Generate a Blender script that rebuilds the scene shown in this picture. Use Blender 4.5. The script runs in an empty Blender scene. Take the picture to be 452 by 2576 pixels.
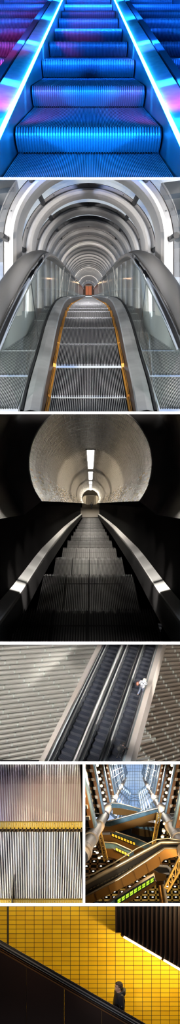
import bpy, bmesh, math, random
import numpy as np
from mathutils import Vector, Matrix
random.seed(7)
SC = bpy.context.scene
COL = SC.collection
F = 3000.0; CZ = 14.0; B = 30.0            # focal length in px, eye height, distance of the facade
# ---------------------------------------------------------------- camera
cd = bpy.data.cameras.new('camera'); cam = bpy.data.objects.new('camera', cd); COL.objects.link(cam)
cam.location = (0, 0, CZ); cam.rotation_euler = (math.pi/2, 0, 0)
cd.sensor_fit = 'VERTICAL'; cd.sensor_height = 36.0; cd.lens = 36.0*F/2576.0
cd.clip_start = 0.5; cd.clip_end = 3000
SC.camera = cam
SC.view_settings.view_transform = 'Standard'; SC.view_settings.look = 'None'
SC.view_settings.gamma = 1; SC.view_settings.use_curve_mapping = False
SC.view_settings.exposure = 0.0
# ---------------------------------------------------------------- sky: bright behind the building, dusk in front
w = bpy.data.worlds.new('sky'); SC.world = w; w.use_nodes = True
nt = w.node_tree; nt.nodes.clear()
def N(nt, t, **k):
    n = nt.nodes.new(t)
    for a, b in k.items(): setattr(n, a, b)
    return n
tc = N(nt, 'ShaderNodeTexCoord'); sp = N(nt, 'ShaderNodeSeparateXYZ'); nt.links.new(tc.outputs['Generated'], sp.inputs[0])
mr = N(nt, 'ShaderNodeMapRange'); mr.inputs[1].default_value = -.65; mr.inputs[2].default_value = -.25
nt.links.new(sp.outputs['Y'], mr.inputs[0])
mp = N(nt, 'ShaderNodeMapping'); mp.inputs['Scale'].default_value = (1, 1, 2.2); nt.links.new(tc.outputs['Generated'], mp.inputs[0])
ns = N(nt, 'ShaderNodeTexNoise'); ns.inputs['Scale'].default_value = 22; ns.inputs['Detail'].default_value = 4
nt.links.new(mp.outputs[0], ns.inputs['Vector'])
cr = N(nt, 'ShaderNodeValToRGB'); cr.color_ramp.elements[0].position = .4; cr.color_ramp.elements[0].color = (.42, .56, .86, 1)
cr.color_ramp.elements[1].position = .56; cr.color_ramp.elements[1].color = (.9, .95, 1.0, 1)
nt.links.new(ns.outputs['Fac'], cr.inputs[0])
mx = N(nt, 'ShaderNodeMix', data_type='RGBA'); nt.links.new(mr.outputs[0], mx.inputs[0])
mx.inputs[6].default_value = (.03, .031, .035, 1); nt.links.new(cr.outputs[0], mx.inputs[7])
bg = N(nt, 'ShaderNodeBackground'); bg.inputs[1].default_value = 1.0; nt.links.new(mx.outputs[2], bg.inputs[0])
wo = N(nt, 'ShaderNodeOutputWorld'); nt.links.new(bg.outputs[0], wo.inputs[0])
# ---------------------------------------------------------------- sun raking down the facade
sd = bpy.data.lights.new('sun', 'SUN'); sd.energy = 70; sd.angle = math.radians(.3); sun = bpy.data.objects.new('sun', sd)
COL.objects.link(sun); sun.rotation_euler = (math.atan(.07), 0, 0)     # shines down and slightly into the facade
# ---------------------------------------------------------------- helpers
def P(px, py, t): return Vector(((px-226)/100*t, B*t, CZ+(1288-py)/100*t))
class Frame:
    def __init__(s, vx, vy): s.vx, s.vy = vx, vy
    def __call__(s, u, v, t): return P(s.vx+u/t, s.vy+v/t, t)
def area(name, loc, target, sx, sy, power, color, spread=math.pi):
    l = bpy.data.lights.new(name, 'AREA'); l.shape = 'RECTANGLE'; l.size = sx; l.size_y = sy; l.energy = power; l.color = color; l.spread = spread
    o = bpy.data.objects.new(name, l); COL.objects.link(o); o.location = loc
    o.rotation_euler = (Vector(target)-Vector(loc)).to_track_quat('-Z', 'Y').to_euler(); return o
def point(name, loc, power, color, r=.1):
    l = bpy.data.lights.new(name, 'POINT'); l.energy = power; l.color = color; l.shadow_soft_size = r
    o = bpy.data.objects.new(name, l); COL.objects.link(o); o.location = loc; return o
def flood(name, loc, target, deg, power, color=(1, 1, 1), blend=.25, r=.4):
    l = bpy.data.lights.new(name, 'SPOT'); l.energy = power; l.color = color; l.spot_size = math.radians(deg); l.spot_blend = blend; l.shadow_soft_size = r
    o = bpy.data.objects.new(name, l); COL.objects.link(o); o.location = loc; o.rotation_euler = (Vector(target)-Vector(loc)).to_track_quat('-Z', 'Y').to_euler(); return o
# added unseen fill spots in front of the facade, each aimed into one bay
FL = lambda x: (x, 0.3, CZ)
for sx in (-8, 8):
    flood('front_fill_blue', FL(sx), P(226, 205, 1.3), 10, 290000, (.003, .23, 1.0), .35)
    flood('front_fill_tunnel', FL(sx), P(226, 744, 1.3), 11.5, 112000, (1, .98, .95), .2)
    flood('front_fill_overhead_view', FL(sx*.9), P(285, 1768, 1.4), 6.0, 150000, (1, .97, .93), .15)
    flood('front_fill_overhead_view', FL(sx*.9), P(390, 1768, 1.4), 6.0, 60000, (1, .97, .93), .15)
for sx in (-4.5, 4.5):
    flood('front_fill_tunnel_deep', FL(sx*.13), P(222, 730, 3), 6.5, 90000, (1, .97, .93), .3, .05)
    flood('front_fill_tunnel_deep', FL(sx*.13), P(221, 722, 4), 3.4, 420000, (1, .97, .93), .3, .05)
    flood('front_fill_tunnel_deep', FL(sx*.13), P(221, 722, 6), 1.8, 1100000, (1, .97, .93), .3, .05)
    flood('front_fill_bricks', FL(sx*.3), P(70 if sx < 0 else 440, 1770, 1.6), 6.2, 50000 if sx < 0 else 42000, (1, .97, .92), .3, .1)
flood('front_fill_comb', FL(-7), P(100, 2110, 1.07), 7.2, 11000, (1, .95, .9))
for sx in (-7, 8):
    flood('front_fill_atrium', FL(sx), P(335, 2100, 1.3), 7.4, 24000, (1, .84, .60))
    flood('front_fill_atrium', FL(sx*.08), P(337, 1990, 2.2), 3.4, 70000, (.85, .92, 1), .4, .05)
flood('front_fill_rider', FL(-6), P(299, 2495, 1.085), 3.0, 16000, (.85, .9, 1), .8)
# added fill lights, mostly inside the bays, without any fixtures
for t_, p_ in ((1.3, 1300), (1.9, 4200), (2.7, 8000), (3.6, 12000)):
    area('fill_blue', P(226, -75, t_), P(226, 60, t_+.55), 7, 1.5, p_, (.006, .14, 1.0))
area('fill_blue', P(226, -75, 1.035), P(226, 470, 1.15), 5, .5, 500, (.01, .27, 1.0))
flood('fill_magenta', P(-130, 40, 1.35), P(0, 95, 2.0), 14, 60000, (1, .02, .32), .8)  # added magenta spots, aimed where pink patches should fall
flood('fill_magenta', P(500, 120, 1.1), P(425, 250, 1.33), 20, 11000, (1, .10, .75), .9)
flood('fill_magenta', P(370, -40, 1.6), P(347, 92, 1.95), 10, 6000, (1, .10, .75), .9)
flood('fill_magenta', P(-60, 120, 1.1), P(12, 248, 1.33), 20, 11000, (1, .10, .75), .9)
for sg in (-1, 1):
    for t_, p_ in ((1.18, 9000), (1.5, 26000), (2.1, 60000)): flood('fill_deck', P(226, -70, t_*.94), P(222+sg*292/t_, -142+526/t_, t_), 26, p_, (.01, .30, 1), .9)
flood('front_fill_treads', FL(.5), P(220, 1570, 1.2), 3.6, 9000, (1, .98, .96), .8, .05)
area('fill_daylight', P(-90, 560, 1.06), P(226, 760, 1.6), 2, 4, 420, (1, .98, .95))  # added side fills standing in for daylight through the glazing
area('fill_daylight', P(542, 560, 1.06), P(226, 760, 1.6), 2, 4, 420, (1, .98, .95))
for sg in (-1, 1):
    for t_, v_, c_, p_ in ((1.42, 284, 9, 52000), (1.62, 272, 9, 60000), (1.9, 260, 7.5, 80000), (2.3, 243, 6, 100000), (2.9, 232, 4.4, 150000), (3.8, 220, 3, 230000)):
        flood('fill_band', P(226+sg*240, 1205, 1.04), P(226-sg*258/t_, 1276+v_/t_, t_), c_, p_, (1, .96, .9), .7, .1)
area('fill_bricks', P(-130, 1636, 1.40), P(130, 1760, 1.62), 2, 3, 1300, (1, .96, .9))
area('fill_bricks', P(590, 1640, 1.3), P(430, 1760, 1.62), 3, 3, 500, (1, .94, .86))
area('fill_comb', P(-60, 2040, 1.03), P(104, 2060, 1.08), 2, 1, 12, (.3, .35, 1))
for t_, p_ in ((1.45, 80), (2.0, 700), (2.8, 2000), (4.0, 5000)): point('fill_atrium_axis', P(338, 1932, t_), p_, (1, .93, .82), 0)  # added unseen points that brighten the columns
area('fill_atrium', P(560, 2250, 1.04), P(330, 2130, 1.4), 2, 2, 260, (1, .72, .38))
# ---------------------------------------------------------------- materials
MATS = {}
def mat(name, c, rough=.5, metal=0, em=None, es=0, noise=0, nscale=(5, 5, 5), c2=None, bump=0, alpha=1, spec=None, coat=0):
    if name in MATS: return MATS[name]
    m = bpy.data.materials.new(name); m.use_nodes = True; t = m.node_tree; b = t.nodes['Principled BSDF']
    b.inputs['Base Color'].default_value = (*c, 1); b.inputs['Roughness'].default_value = rough; b.inputs['Metallic'].default_value = metal
    if spec is not None: b.inputs['Specular IOR Level'].default_value = spec
    if coat: b.inputs['Coat Weight'].default_value = coat
    if em: b.inputs['Emission Color'].default_value = (*em, 1); b.inputs['Emission Strength'].default_value = es
    if noise or bump:
        g = N(t, 'ShaderNodeNewGeometry'); mp = N(t, 'ShaderNodeMapping'); mp.inputs['Scale'].default_value = nscale
        t.links.new(g.outputs['Position'], mp.inputs[0]); n = N(t, 'ShaderNodeTexNoise'); n.inputs['Scale'].default_value = 1; n.inputs['Detail'].default_value = 3
        t.links.new(mp.outputs[0], n.inputs['Vector'])
        if noise:
            r = N(t, 'ShaderNodeValToRGB'); r.color_ramp.elements[0].position = .5-.5*noise if noise < 1 else .3; r.color_ramp.elements[1].position = .5+.5*noise if noise < 1 else .7
            r.color_ramp.elements[0].color = (*(c2 or tuple(x*.6 for x in c)), 1); r.color_ramp.elements[1].color = (*c, 1)
            t.links.new(n.outputs['Fac'], r.inputs[0]); t.links.new(r.outputs[0], b.inputs['Base Color'])
        if bump:
            bn = N(t, 'ShaderNodeBump'); bn.inputs['Strength'].default_value = bump; t.links.new(n.outputs['Fac'], bn.inputs['Height']); t.links.new(bn.outputs[0], b.inputs['Normal'])
    MATS[name] = m; return m
def glass(name, tint, refl=.12, rough=.02):
    if name in MATS: return MATS[name]
    m = bpy.data.materials.new(name); m.use_nodes = True; t = m.node_tree; t.nodes.clear()
    tr = N(t, 'ShaderNodeBsdfTransparent'); tr.inputs[0].default_value = (*tint, 1)
    gl = N(t, 'ShaderNodeBsdfGlossy'); gl.inputs['Roughness'].default_value = rough
    mx = N(t, 'ShaderNodeMixShader'); fr = N(t, 'ShaderNodeFresnel'); fr.inputs[0].default_value = 1.3
    ad = N(t, 'ShaderNodeMath', operation='MULTIPLY_ADD'); ad.inputs[1].default_value = .35; ad.inputs[2].default_value = refl
    t.links.new(fr.outputs[0], ad.inputs[0]); t.links.new(ad.outputs[0], mx.inputs[0]); t.links.new(tr.outputs[0], mx.inputs[1]); t.links.new(gl.outputs[0], mx.inputs[2])
    o = N(t, 'ShaderNodeOutputMaterial'); t.links.new(mx.outputs[0], o.inputs[0]); MATS[name] = m; return m
# ---------------------------------------------------------------- mesh building
BAY = None            # (x0, x1, y0, y1): rays bounding the bay that is being built
class MB:
    def __init__(s): s.v = []; s.f = []; s.m = []; s.uv = None
    def grid(s, rows, m=0, close=False, matcol=None):
        n = len(rows[0]); b = len(s.v)
        for r in rows: s.v += [Vector(p) for p in r]
        for i in range(len(rows)-1):
            for j in range(n if close else n-1):
                k = (j+1) % n
                s.f.append((b+i*n+j, b+i*n+k, b+(i+1)*n+k, b+(i+1)*n+j)); s.m.append(matcol[j] if matcol else m)
        return s
    def poly(s, pts, m=0):
        b = len(s.v); s.v += [Vector(p) for p in pts]; s.f.append(tuple(range(b, b+len(pts)))); s.m.append(m); return s
    def prism(s, a, b, m=0, mside=None):
        n = len(a); k = len(s.v); s.v += [Vector(p) for p in a]+[Vector(p) for p in b]
        s.f.append(tuple(range(k, k+n))); s.m.append(m); s.f.append(tuple(range(k+2*n-1, k+n-1, -1))); s.m.append(m)
        for i in range(n):
            j = (i+1) % n; s.f.append((k+i, k+n+i, k+n+j, k+j)); s.m.append(m if mside is None else mside)
        return s
    def box(s, c, d, m=0, R=None):
        c = Vector(c); d = Vector(d)/2; q = []
        for z in (-1, 1):
            for x, y in ((-1, -1), (1, -1), (1, 1), (-1, 1)):
                p = Vector((x*d.x, y*d.y, z*d.z)); q.append(c+(R@p if R else p))
        return s.prism(q[:4], q[4:], m)
    def tube(s, pts, r, m=0, seg=10, caps=True, flat=1.0):
        pts = [Vector(p) for p in pts]; n = len(pts); rs = r if isinstance(r, (list, tuple)) else [r]*n
        rows = []; up = Vector((0, 0, 1))
        for i, p in enumerate(pts):
            d = (pts[min(i+1, n-1)]-pts[max(i-1, 0)]).normalized()
            a = d.cross(up)
            if a.length < .05: a = d.cross(Vector((1, 0, 0)))
            a.normalize(); c = a.cross(d)
            rows.append([p+(a*math.cos(q)+c*math.sin(q)*flat)*rs[i] for q in [2*math.pi*k/seg for k in range(seg)]])
        s.grid(rows, m, close=True)
        if caps: s.poly(rows[0][::-1], m); s.poly(rows[-1], m)
        return s
    def bar(s, a, b, wd, hd, m=0):
        "rectangular bar from a to b; wd across in the picture plane, hd in depth"
        a = Vector(a); b = Vector(b); d = (b-a).normalized(); n = Vector((0, 1, 0)); x = d.cross(n)
        if x.length < .05: n = Vector((0, 0, 1)); x = d.cross(n)
        x.normalize(); n = x.cross(d).normalized()
        q = lambda p: [p-x*wd/2-n*hd/2, p+x*wd/2-n*hd/2, p+x*wd/2+n*hd/2, p-x*wd/2+n*hd/2]
        return s.prism(q(a), q(b), m)
    def sphere(s, c, r, m=0, seg=10, sc=(1, 1, 1)):
        rows = []
        for i in range(seg//2+1):
            th = math.pi*i/(seg//2); rows.append([Vector(c)+Vector((r*sc[0]*math.sin(th)*math.cos(q), r*sc[1]*math.sin(th)*math.sin(q), r*sc[2]*math.cos(th))) for q in [2*math.pi*k/seg for k in range(seg)]])
        return s.grid(rows, m, close=True)
    def build(s, name, mats, parent=None, smooth=False, clip=True, origin=None):
        me = bpy.data.meshes.new(name)
        if parent is not None and origin is None: o0 = parent['_w'] if '_w' in parent else (0, 0, 0); o0 = Vector(o0)
        elif origin is not None: o0 = Vector(origin)
        else:
            n = max(1, len(s.v)); o0 = Vector((sum(v.x for v in s.v)/n, sum(v.y for v in s.v)/n, min(v.z for v in s.v)))
        me.from_pydata([tuple(v) for v in s.v], [], s.f)
        me.polygons.foreach_set('material_index', s.m)
        if clip and BAY is not None and any(out_of_bay(v) for v in s.v):
            bm = bmesh.new(); bm.from_mesh(me)
            for co, no in bay_planes():
                g = bm.verts[:]+bm.edges[:]+bm.faces[:]
                if g: bmesh.ops.bisect_plane(bm, geom=g, plane_co=co, plane_no=no, clear_outer=True)
            bm.to_mesh(me); bm.free()
        for v in me.vertices: v.co = v.co-o0
        for m in (mats if isinstance(mats, (list, tuple)) else [mats]): me.materials.append(m)
        if smooth: me.polygons.foreach_set('use_smooth', [True]*len(me.polygons))
        me.update()
        o = bpy.data.objects.new(name, me); COL.objects.link(o)
        if parent is not None:
            o.parent = parent; w0 = Vector(parent['_w']) if '_w' in parent else Vector((0, 0, 0)); o.location = o0-w0
            o['_w'] = tuple(o0)
        else: o.location = o0; o['_w'] = tuple(o0)
        return o
def bay_planes():
    x0, x1, y0, y1 = BAY; c = Vector((0, 0, CZ)); out = []
    out.append((c, Vector((-1, (x0-226)/F, 0)))); out.append((c, Vector((1, -(x1-226)/F, 0))))
    out.append((c, Vector((0, -(1288-y0)/F, 1)))); out.append((c, Vector((0, (1288-y1)/F, -1))))
    out.append((Vector((0, B+.62, 0)), Vector((0, -1, 0))))
    return out
def out_of_bay(v): return any((v-c).dot(n) > 1e-5 for c, n in bay_planes())
def thing(name, label, cat, loc, group=None):
    o = bpy.data.objects.new(name, None); COL.objects.link(o); o.location = loc; o['_w'] = tuple(loc); o.empty_display_size = .2
    o['label'] = label; o['category'] = cat
    if group: o['group'] = group
    return o
def tag(o, label, cat, group=None):
    o['label'] = label; o['category'] = cat
    if group: o['group'] = group
    return o
def struct(o): o['kind'] = 'structure'; return o
def cp(o, parent, off):
    "copy of a part and its sub-parts, shifted"
    c = o.copy(); COL.objects.link(c); c.parent = parent; c.location = Vector(o.location)+Vector(off)
    for g in o.children:
        d = g.copy(); COL.objects.link(d); d.parent = c
    return c
def ribbed(mb, stations, n, duty=.5, m=(0, 1)):
    """stations: (left point, right point, groove vector); n ribs across"""
    rows = []; mc = []
    for L, R, g in stations:
        r = []
        for j in range(n):
            a, b = j/n, (j+duty)/n
            r += [L.lerp(R, a), L.lerp(R, b), L.lerp(R, b)+g, L.lerp(R, (j+1)/n)+g]
        r.append(R.copy()); rows.append(r)
    for j in range(n): mc += [m[0], m[1], m[1], m[1]]
    mb.grid(rows, 0, False, mc); return mb
def smoothf(xs, ys, win):
    xs = np.array(xs, float); ys = np.array(ys, float)
    return lambda t: float(np.mean(np.interp(np.linspace(t-win, t+win, 9), xs, ys)))
# ================================================================ THE BUILDING SHELL
M_white = mat('white_paint', (.9, .9, .9), .8)
M_dark = mat('black_partition', (.008, .008, .009), .9, spec=.1)
def ray_slab(name, y0, y1, t0, t1, x0=-166, x1=618, shrink=.6):
    "sloping partition: a thin wedge between two rays"
    a = [P(x0, y0+shrink*.1, t0), P(x1, y0+shrink*.1, t0), P(x1, y1-shrink*.1, t0), P(x0, y1-shrink*.1, t0)]
    b = [P(x0, y0+shrink, t1), P(x1, y0+shrink, t1), P(x1, y1-shrink, t1), P(x0, y1-shrink, t1)]
    return struct(MB().prism(a, b).build(name, M_dark, clip=False))
def ray_wall(name, x0, x1, y0, y1, t0, t1, sh=.6):
    a = [P(x0, y0, t0), P(x1, y0, t0), P(x1, y1, t0), P(x0, y1, t0)]
    b = [P(x0+sh, y0, t1), P(x1-sh, y0, t1), P(x1-sh, y1, t1), P(x0+sh, y1, t1)]
    return struct(MB().prism(a, b).build(name, M_dark, clip=False))
GAPS = [(446.6, 452.6), (1035.4, 1041.8), (1614.6, 1621), (1915.6, 1922), (2272.4, 2278.8)]
LEN = [6.6, 16, 16, 5, 5]
for k, (a, b) in enumerate(GAPS):
    q = [P(-166, a, 1), P(618, a, 1), P(618, b, 1), P(-166, b, 1)]
    struct(MB().prism(q, [p-Vector((0, .02, 0)) for p in q]).build('trim_%d' % (k+1), M_white, clip=False))
    ray_slab('floor_%d' % (k+1), a, b, 1.0005, LEN[k])
q = [P(207.6, 1922, 1), P(214, 1922, 1), P(214, 2272.4, 1), P(207.6, 2272.4, 1)]
struct(MB().prism(q, [p-Vector((0, .02, 0)) for p in q]).build('trim_6', M_white, clip=False))
ray_wall('wall_between_combs_and_atrium', 207.6, 214, 1921, 2273, 1.0005, 5)
ray_slab('roof', -130, -118, .999, 16)  # added unseen slab that keeps the raking sun off the bays
ray_slab('ground', 2690, 2710, .999, 5)
for (a, b, tb) in ((-120, 449, 6.5), (1038, 1618, 16), (1618, 1919, 2.4), (2275, 2700, 2.4)):  # unseen side walls added to keep sky light out of the closed bays
    ray_wall('wall_left', -170, -160, a, b, 1.0005, tb)
    ray_wall('wall_right', 612, 622, a, b, 1.0005, tb)
ray_wall('wall_left', -170, -160, 1919, 2275, 1.0005, 1.5)
def back_wall(x0, x1, y0, y1, t):
    a = [P(x0, y0, t), P(x1, y0, t), P(x1, y1, t), P(x0, y1, t)]
    return struct(MB().prism(a, [p+Vector((0, .5, 0)) for p in a]).build('wall_back', M_dark, clip=False))
back_wall(-170, 622, -125, 449.5, 6.4); back_wall(-170, 622, 1038.5, 1618, 15.9); back_wall(-170, 622, 1618, 1919, 2.3)  # unseen back walls added to shut out the bright sky
back_wall(-170, 211, 1919, 2275.5, 1.45); back_wall(-170, 622, 2275.5, 2705, 2.2)
# ================================================================ BAY 1: BLUE ESCALATOR
def bay(y0, y1, x0=-158, x1=610):
    global BAY; BAY = (x0, x1, y0, y1)
bay(-112, 446.4)
E1 = Frame(222, -142)
M_step = mat('ribbed_aluminium', (.62, .66, .72), .38, .6)
M_groove = mat('step_groove', (.20, .22, .27), .6, .3)
M_skirt1 = mat('skirt_steel', (.35, .38, .42), .3, .8)
M_deck1 = mat('brushed_deck', (.88, .88, .92), .36, .25, noise=.5, nscale=(3, .02, 3), c2=(.6, .6, .66))
M_rail1 = mat('satin_rail', (.45, .48, .55), .4, .5)
M_blackrub = mat('black_rubber', (.012, .012, .014), .45)
M_neon = mat('cyan_light_tube', (.8, .9, 1), .3, em=(.012, .40, 1.0), es=90)
M_neon2 = mat('dim_blue_tube', (.8, .9, 1), .3, em=(.02, .20, 1.0), es=3)
DT1 = .371
ev1 = Vector(((222-226)/100*DT1, B*DT1, (1288+142)/100*DT1))        # one step up the incline
def step1(parent, uc, hw, t0, nr, clip=False, name='step'):
    V = 588
    def q(u, py, t): return P(222+u/t, py, t)
    ny = lambda py, t: (py+142)*t
    # all heights are taken on the step whose nose stands at t=1.273, then moved
    tr = 1.273; base = E1(uc, V, tr)
    sh = E1(uc, V, t0)-base
    def pt(u, py, t): return Vector((base.x+(u-uc)*.01, B*t, CZ+(1288-py)/100*t))+sh
    mb = MB(); st = []
    S = 9
    for i in range(S+1):
        s = i/S; t = tr-.012*math.sin(math.pi*s)+.045*s*s; py = 320+63*s
        st.append((pt(uc-hw, py, t), pt(uc+hw, py, t), Vector((0, .09, .0))))
    r = MB(); ribbed(r, st, nr[0], .52)
    td = Vector((0, B, (1288-118)/100)); n0 = pt(uc-hw, 320, tr); n1 = pt(uc+hw, 320, tr)
    tw = MB(); L = DT1+.045
    ribbed(tw, [(n0, n1, Vector((0, 0, -.05))), (n0+td*L, n1+td*L, Vector((0, 0, -.05)))], nr[1], .5)
    side = MB(); 
    o = tw.build(name, [M_step, M_groove], parent, clip=clip, origin=E1(uc, V, t0))
    rr = r.build('riser', [M_step, M_groove], o, clip=clip)
    return o
def escalator1(uc, hw, label, first, last, nr):
    root = thing('escalator', label, 'escalator', E1(uc, 600, 1.1), )
    t0 = 1.273
    s = step1(root, uc, hw, t0-DT1, nr, clip=True)
    s = step1(root, uc, hw, t0, nr)
    for i in range(1, last): cp(s, root, ev1*i)
    return root
ts1 = [1.0, 1.1, 1.3, 1.6, 2, 2.6, 3.4, 4.4, 6.2]
def rail1(mb, prof, m=0, frame=None, ts=None):
    fr = frame or E1
    mb.grid([[fr(u, v, t) for u, v in prof] for t in (ts or ts1)], m, close=True); return mb
c1 = escalator1(0, 232, 'blue-lit escalator with ribbed steps between two glowing tubes', 0, 13, (54, 92))
for s in (-1, 1):
    rail1(MB(), [(s*236, 760), (s*238, 760), (s*244, 536), (s*240, 534)]).build('skirt_panel', M_skirt1, c1)
    rail1(MB(), [(s*(248+7*math.cos(a)), 535+6*math.sin(a)) for a in [k*math.pi/4 for k in range(8)]]).build('light_tube', M_neon, c1, smooth=True)
    rail1(MB(), [(s*240, 538), (s*240, 544), (s*256, 544), (s*256, 538)]).build('tube_channel', M_skirt1, c1)
    rail1(MB(), [(s*256, 544), (s*256, 533), (s*326, 517), (s*330, 523), (s*330, 560), (s*262, 560)]).build('deck_panel', M_deck1, c1)
    rail1(MB(), [(s*330, 532), (s*330, 560), (s*342, 560), (s*342, 532)]).build('rubber_gasket', M_blackrub, c1)
    rail1(MB(), [(s*342, 522), (s*342, 550), (s*374, 550), (s*374, 520)]).build('outer_rail', M_rail1, c1)
lab = {-1: 'darker blue neighbouring escalator flushed with magenta light', 1: 'darker blue neighbouring escalator without any magenta light on its steps'}
for s in (-1, 1):
    e = escalator1(s*640, 255, lab[s], 0, 13, (54, 60))
    rail1(MB(), [(s*376, 760), (s*378, 760), (s*384, 536), (s*380, 534)]).build('skirt_panel', M_skirt1, e)
    rail1(MB(), [(s*900, 760), (s*902, 760), (s*905, 500), (s*900, 498)]).build('skirt_panel', M_skirt1, e)
    rail1(MB(), [(s*905, 545), (s*905, 500), (s*980, 490), (s*980, 545)]).build('deck_panel', M_deck1, e)
# ================================================================ BAY 2: GLAZED ARCHED TUNNEL
bay(452.8, 1035.2)
ts2 = [1.0, 1.03, 1.07, 1.12, 1.18, 1.24, 1.3, 1.38, 1.46, 1.54, 1.62, 1.7, 1.8, 1.9, 2.05, 2.2, 2.4, 2.7, 3.1, 3.7, 4.6, 6, 8, 11, 14.5]
v2 = smoothf([.8, 1.0, 1.05, 1.128, 1.341, 1.5, 1.66, 1.84, 2.05, 2.42, 3, 20], [450, 354, 324, 290, 228.5, 173, 132, 100, 76, 60, 57, 57], .05)
XC = 222.6
def Q2(u, h, t): return P(XC+u/t, 741.6+(v2(t)-h)/t, t)
M_tread2 = mat('worn_aluminium_tread', (.62, .61, .62), .45, .5)
M_trgr2 = mat('tread_groove', (.09, .09, .11), .7)
M_yel = mat('orange_edge_paint', (.85, .36, .03), .5)
M_deck2 = mat('stainless_deck', (.90, .90, .90), .3, .35, noise=.6, nscale=(1, .7, 1), c2=(.5, .5, .5))
M_skirt2 = mat('bronze_skirt', (.17, .10, .06), .35, .7)
M_rubber2 = mat('grey_handrail_rubber', (.075, .073, .073), .4)
M_chrome = mat('polished_trim', (.8, .8, .8), .12, 1)
M_rib = mat('warm_grey_steel_paint', (.60, .56, .535), .42, .15)
M_ribd = mat('dark_grey_steel_paint', (.16, .15, .15), .5)
M_gask = mat('black_gasket', (.01, .01, .012), .6)
M_glass2 = glass('balustrade_glass', (.88, .93, .91), .03, .05)
M_pane2 = glass('window_glass', (.88, .93, .97), .04)
def tread2(parent, uc, hw, t, dt, nr, strips=(-1, 1), clip=False, sub=True, mats=None, name='step'):
    nose = Q2(uc, 0, t+dt); hd = Vector(((XC-226)/100, B, (1288-481)/100))
    near = nose-hd*(dt)
    mb = MB(); L = near-Vector((hw*.01, 0, 0)); R = near+Vector((hw*.01, 0, 0)); g = Vector((0, 0, -.06))
    L2, R2 = L+hd*dt, R+hd*dt
    ribbed(mb, [(L, R, g), (L2, R2, g)], nr, .42)
    e = Vector((0, .02, 0))
    mb.prism([L2+g*.2-e*0, R2+g*.2, R2-Vector((0, -.02, .5)), L2-Vector((0, -.02, .5))], [L2+g*.2+e, R2+g*.2+e, R2+e-Vector((0, -.02, .5)), L2+e-Vector((0, -.02, .5))], 1)
    # nose highlight line, drawn as a matte grey lip
    lip = Vector((0, .02, .006)); k = hd*dt*.018
    mb.prism([L2-k+lip*.4, R2-k+lip*.4, R2+lip*.4, L2+lip*.4], [L2-k-lip, R2-k-lip, R2-lip, L2-lip], 2)
    o = mb.build(name, mats or [M_tread2, M_trgr2, mat('nose_highlight_edge', (.50, .50, .50), .65)], parent, clip=clip, origin=near)
    if strips and sub:
        for s in strips:
            a = near+Vector((s*(hw+1)*.01, 0, .01)); b = near+Vector((s*(hw+10)*.01, 0, .03)); z = Vector((0, 0, -.12))
            m2 = MB().prism([a, b, b+hd*dt, a+hd*dt], [a+z, b+z, b+hd*dt+z, a+hd*dt+z])
            # dark slot line between the two bands of the strip
            p0 = near+Vector((s*(hw+6.2)*.01, 0, .032)); p1 = near+Vector((s*(hw+7.2)*.01, 0, .036))
            m2.poly([p0, p1, p1+hd*dt, p0+hd*dt], 1)
            m2.build('edge_strip', [M_yel, M_gask], o, clip=clip)
    return o
def sweep2(prof, ts=ts2, parent=None, name='', m=None, close=True, smooth=False):
    return MB().grid([[Q2(u, h, t) for u, h in prof] for t in ts], 0, close=close).build(name, m, parent, smooth=smooth)
c2 = thing('escalator', 'descending escalator with orange edge strips between brushed steel decks', 'escalator', Q2(0, -20, 1.1))
DT2 = .175
for i in range(62):
    t = 1.128-.213+.0+DT2*i if i else .93
    if i >= 1: t = 1.128+DT2*(i-1)
    tread2(c2, 0, 106, t if i else .928, DT2 if i else .2, 42, clip=(i < 3))
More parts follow.
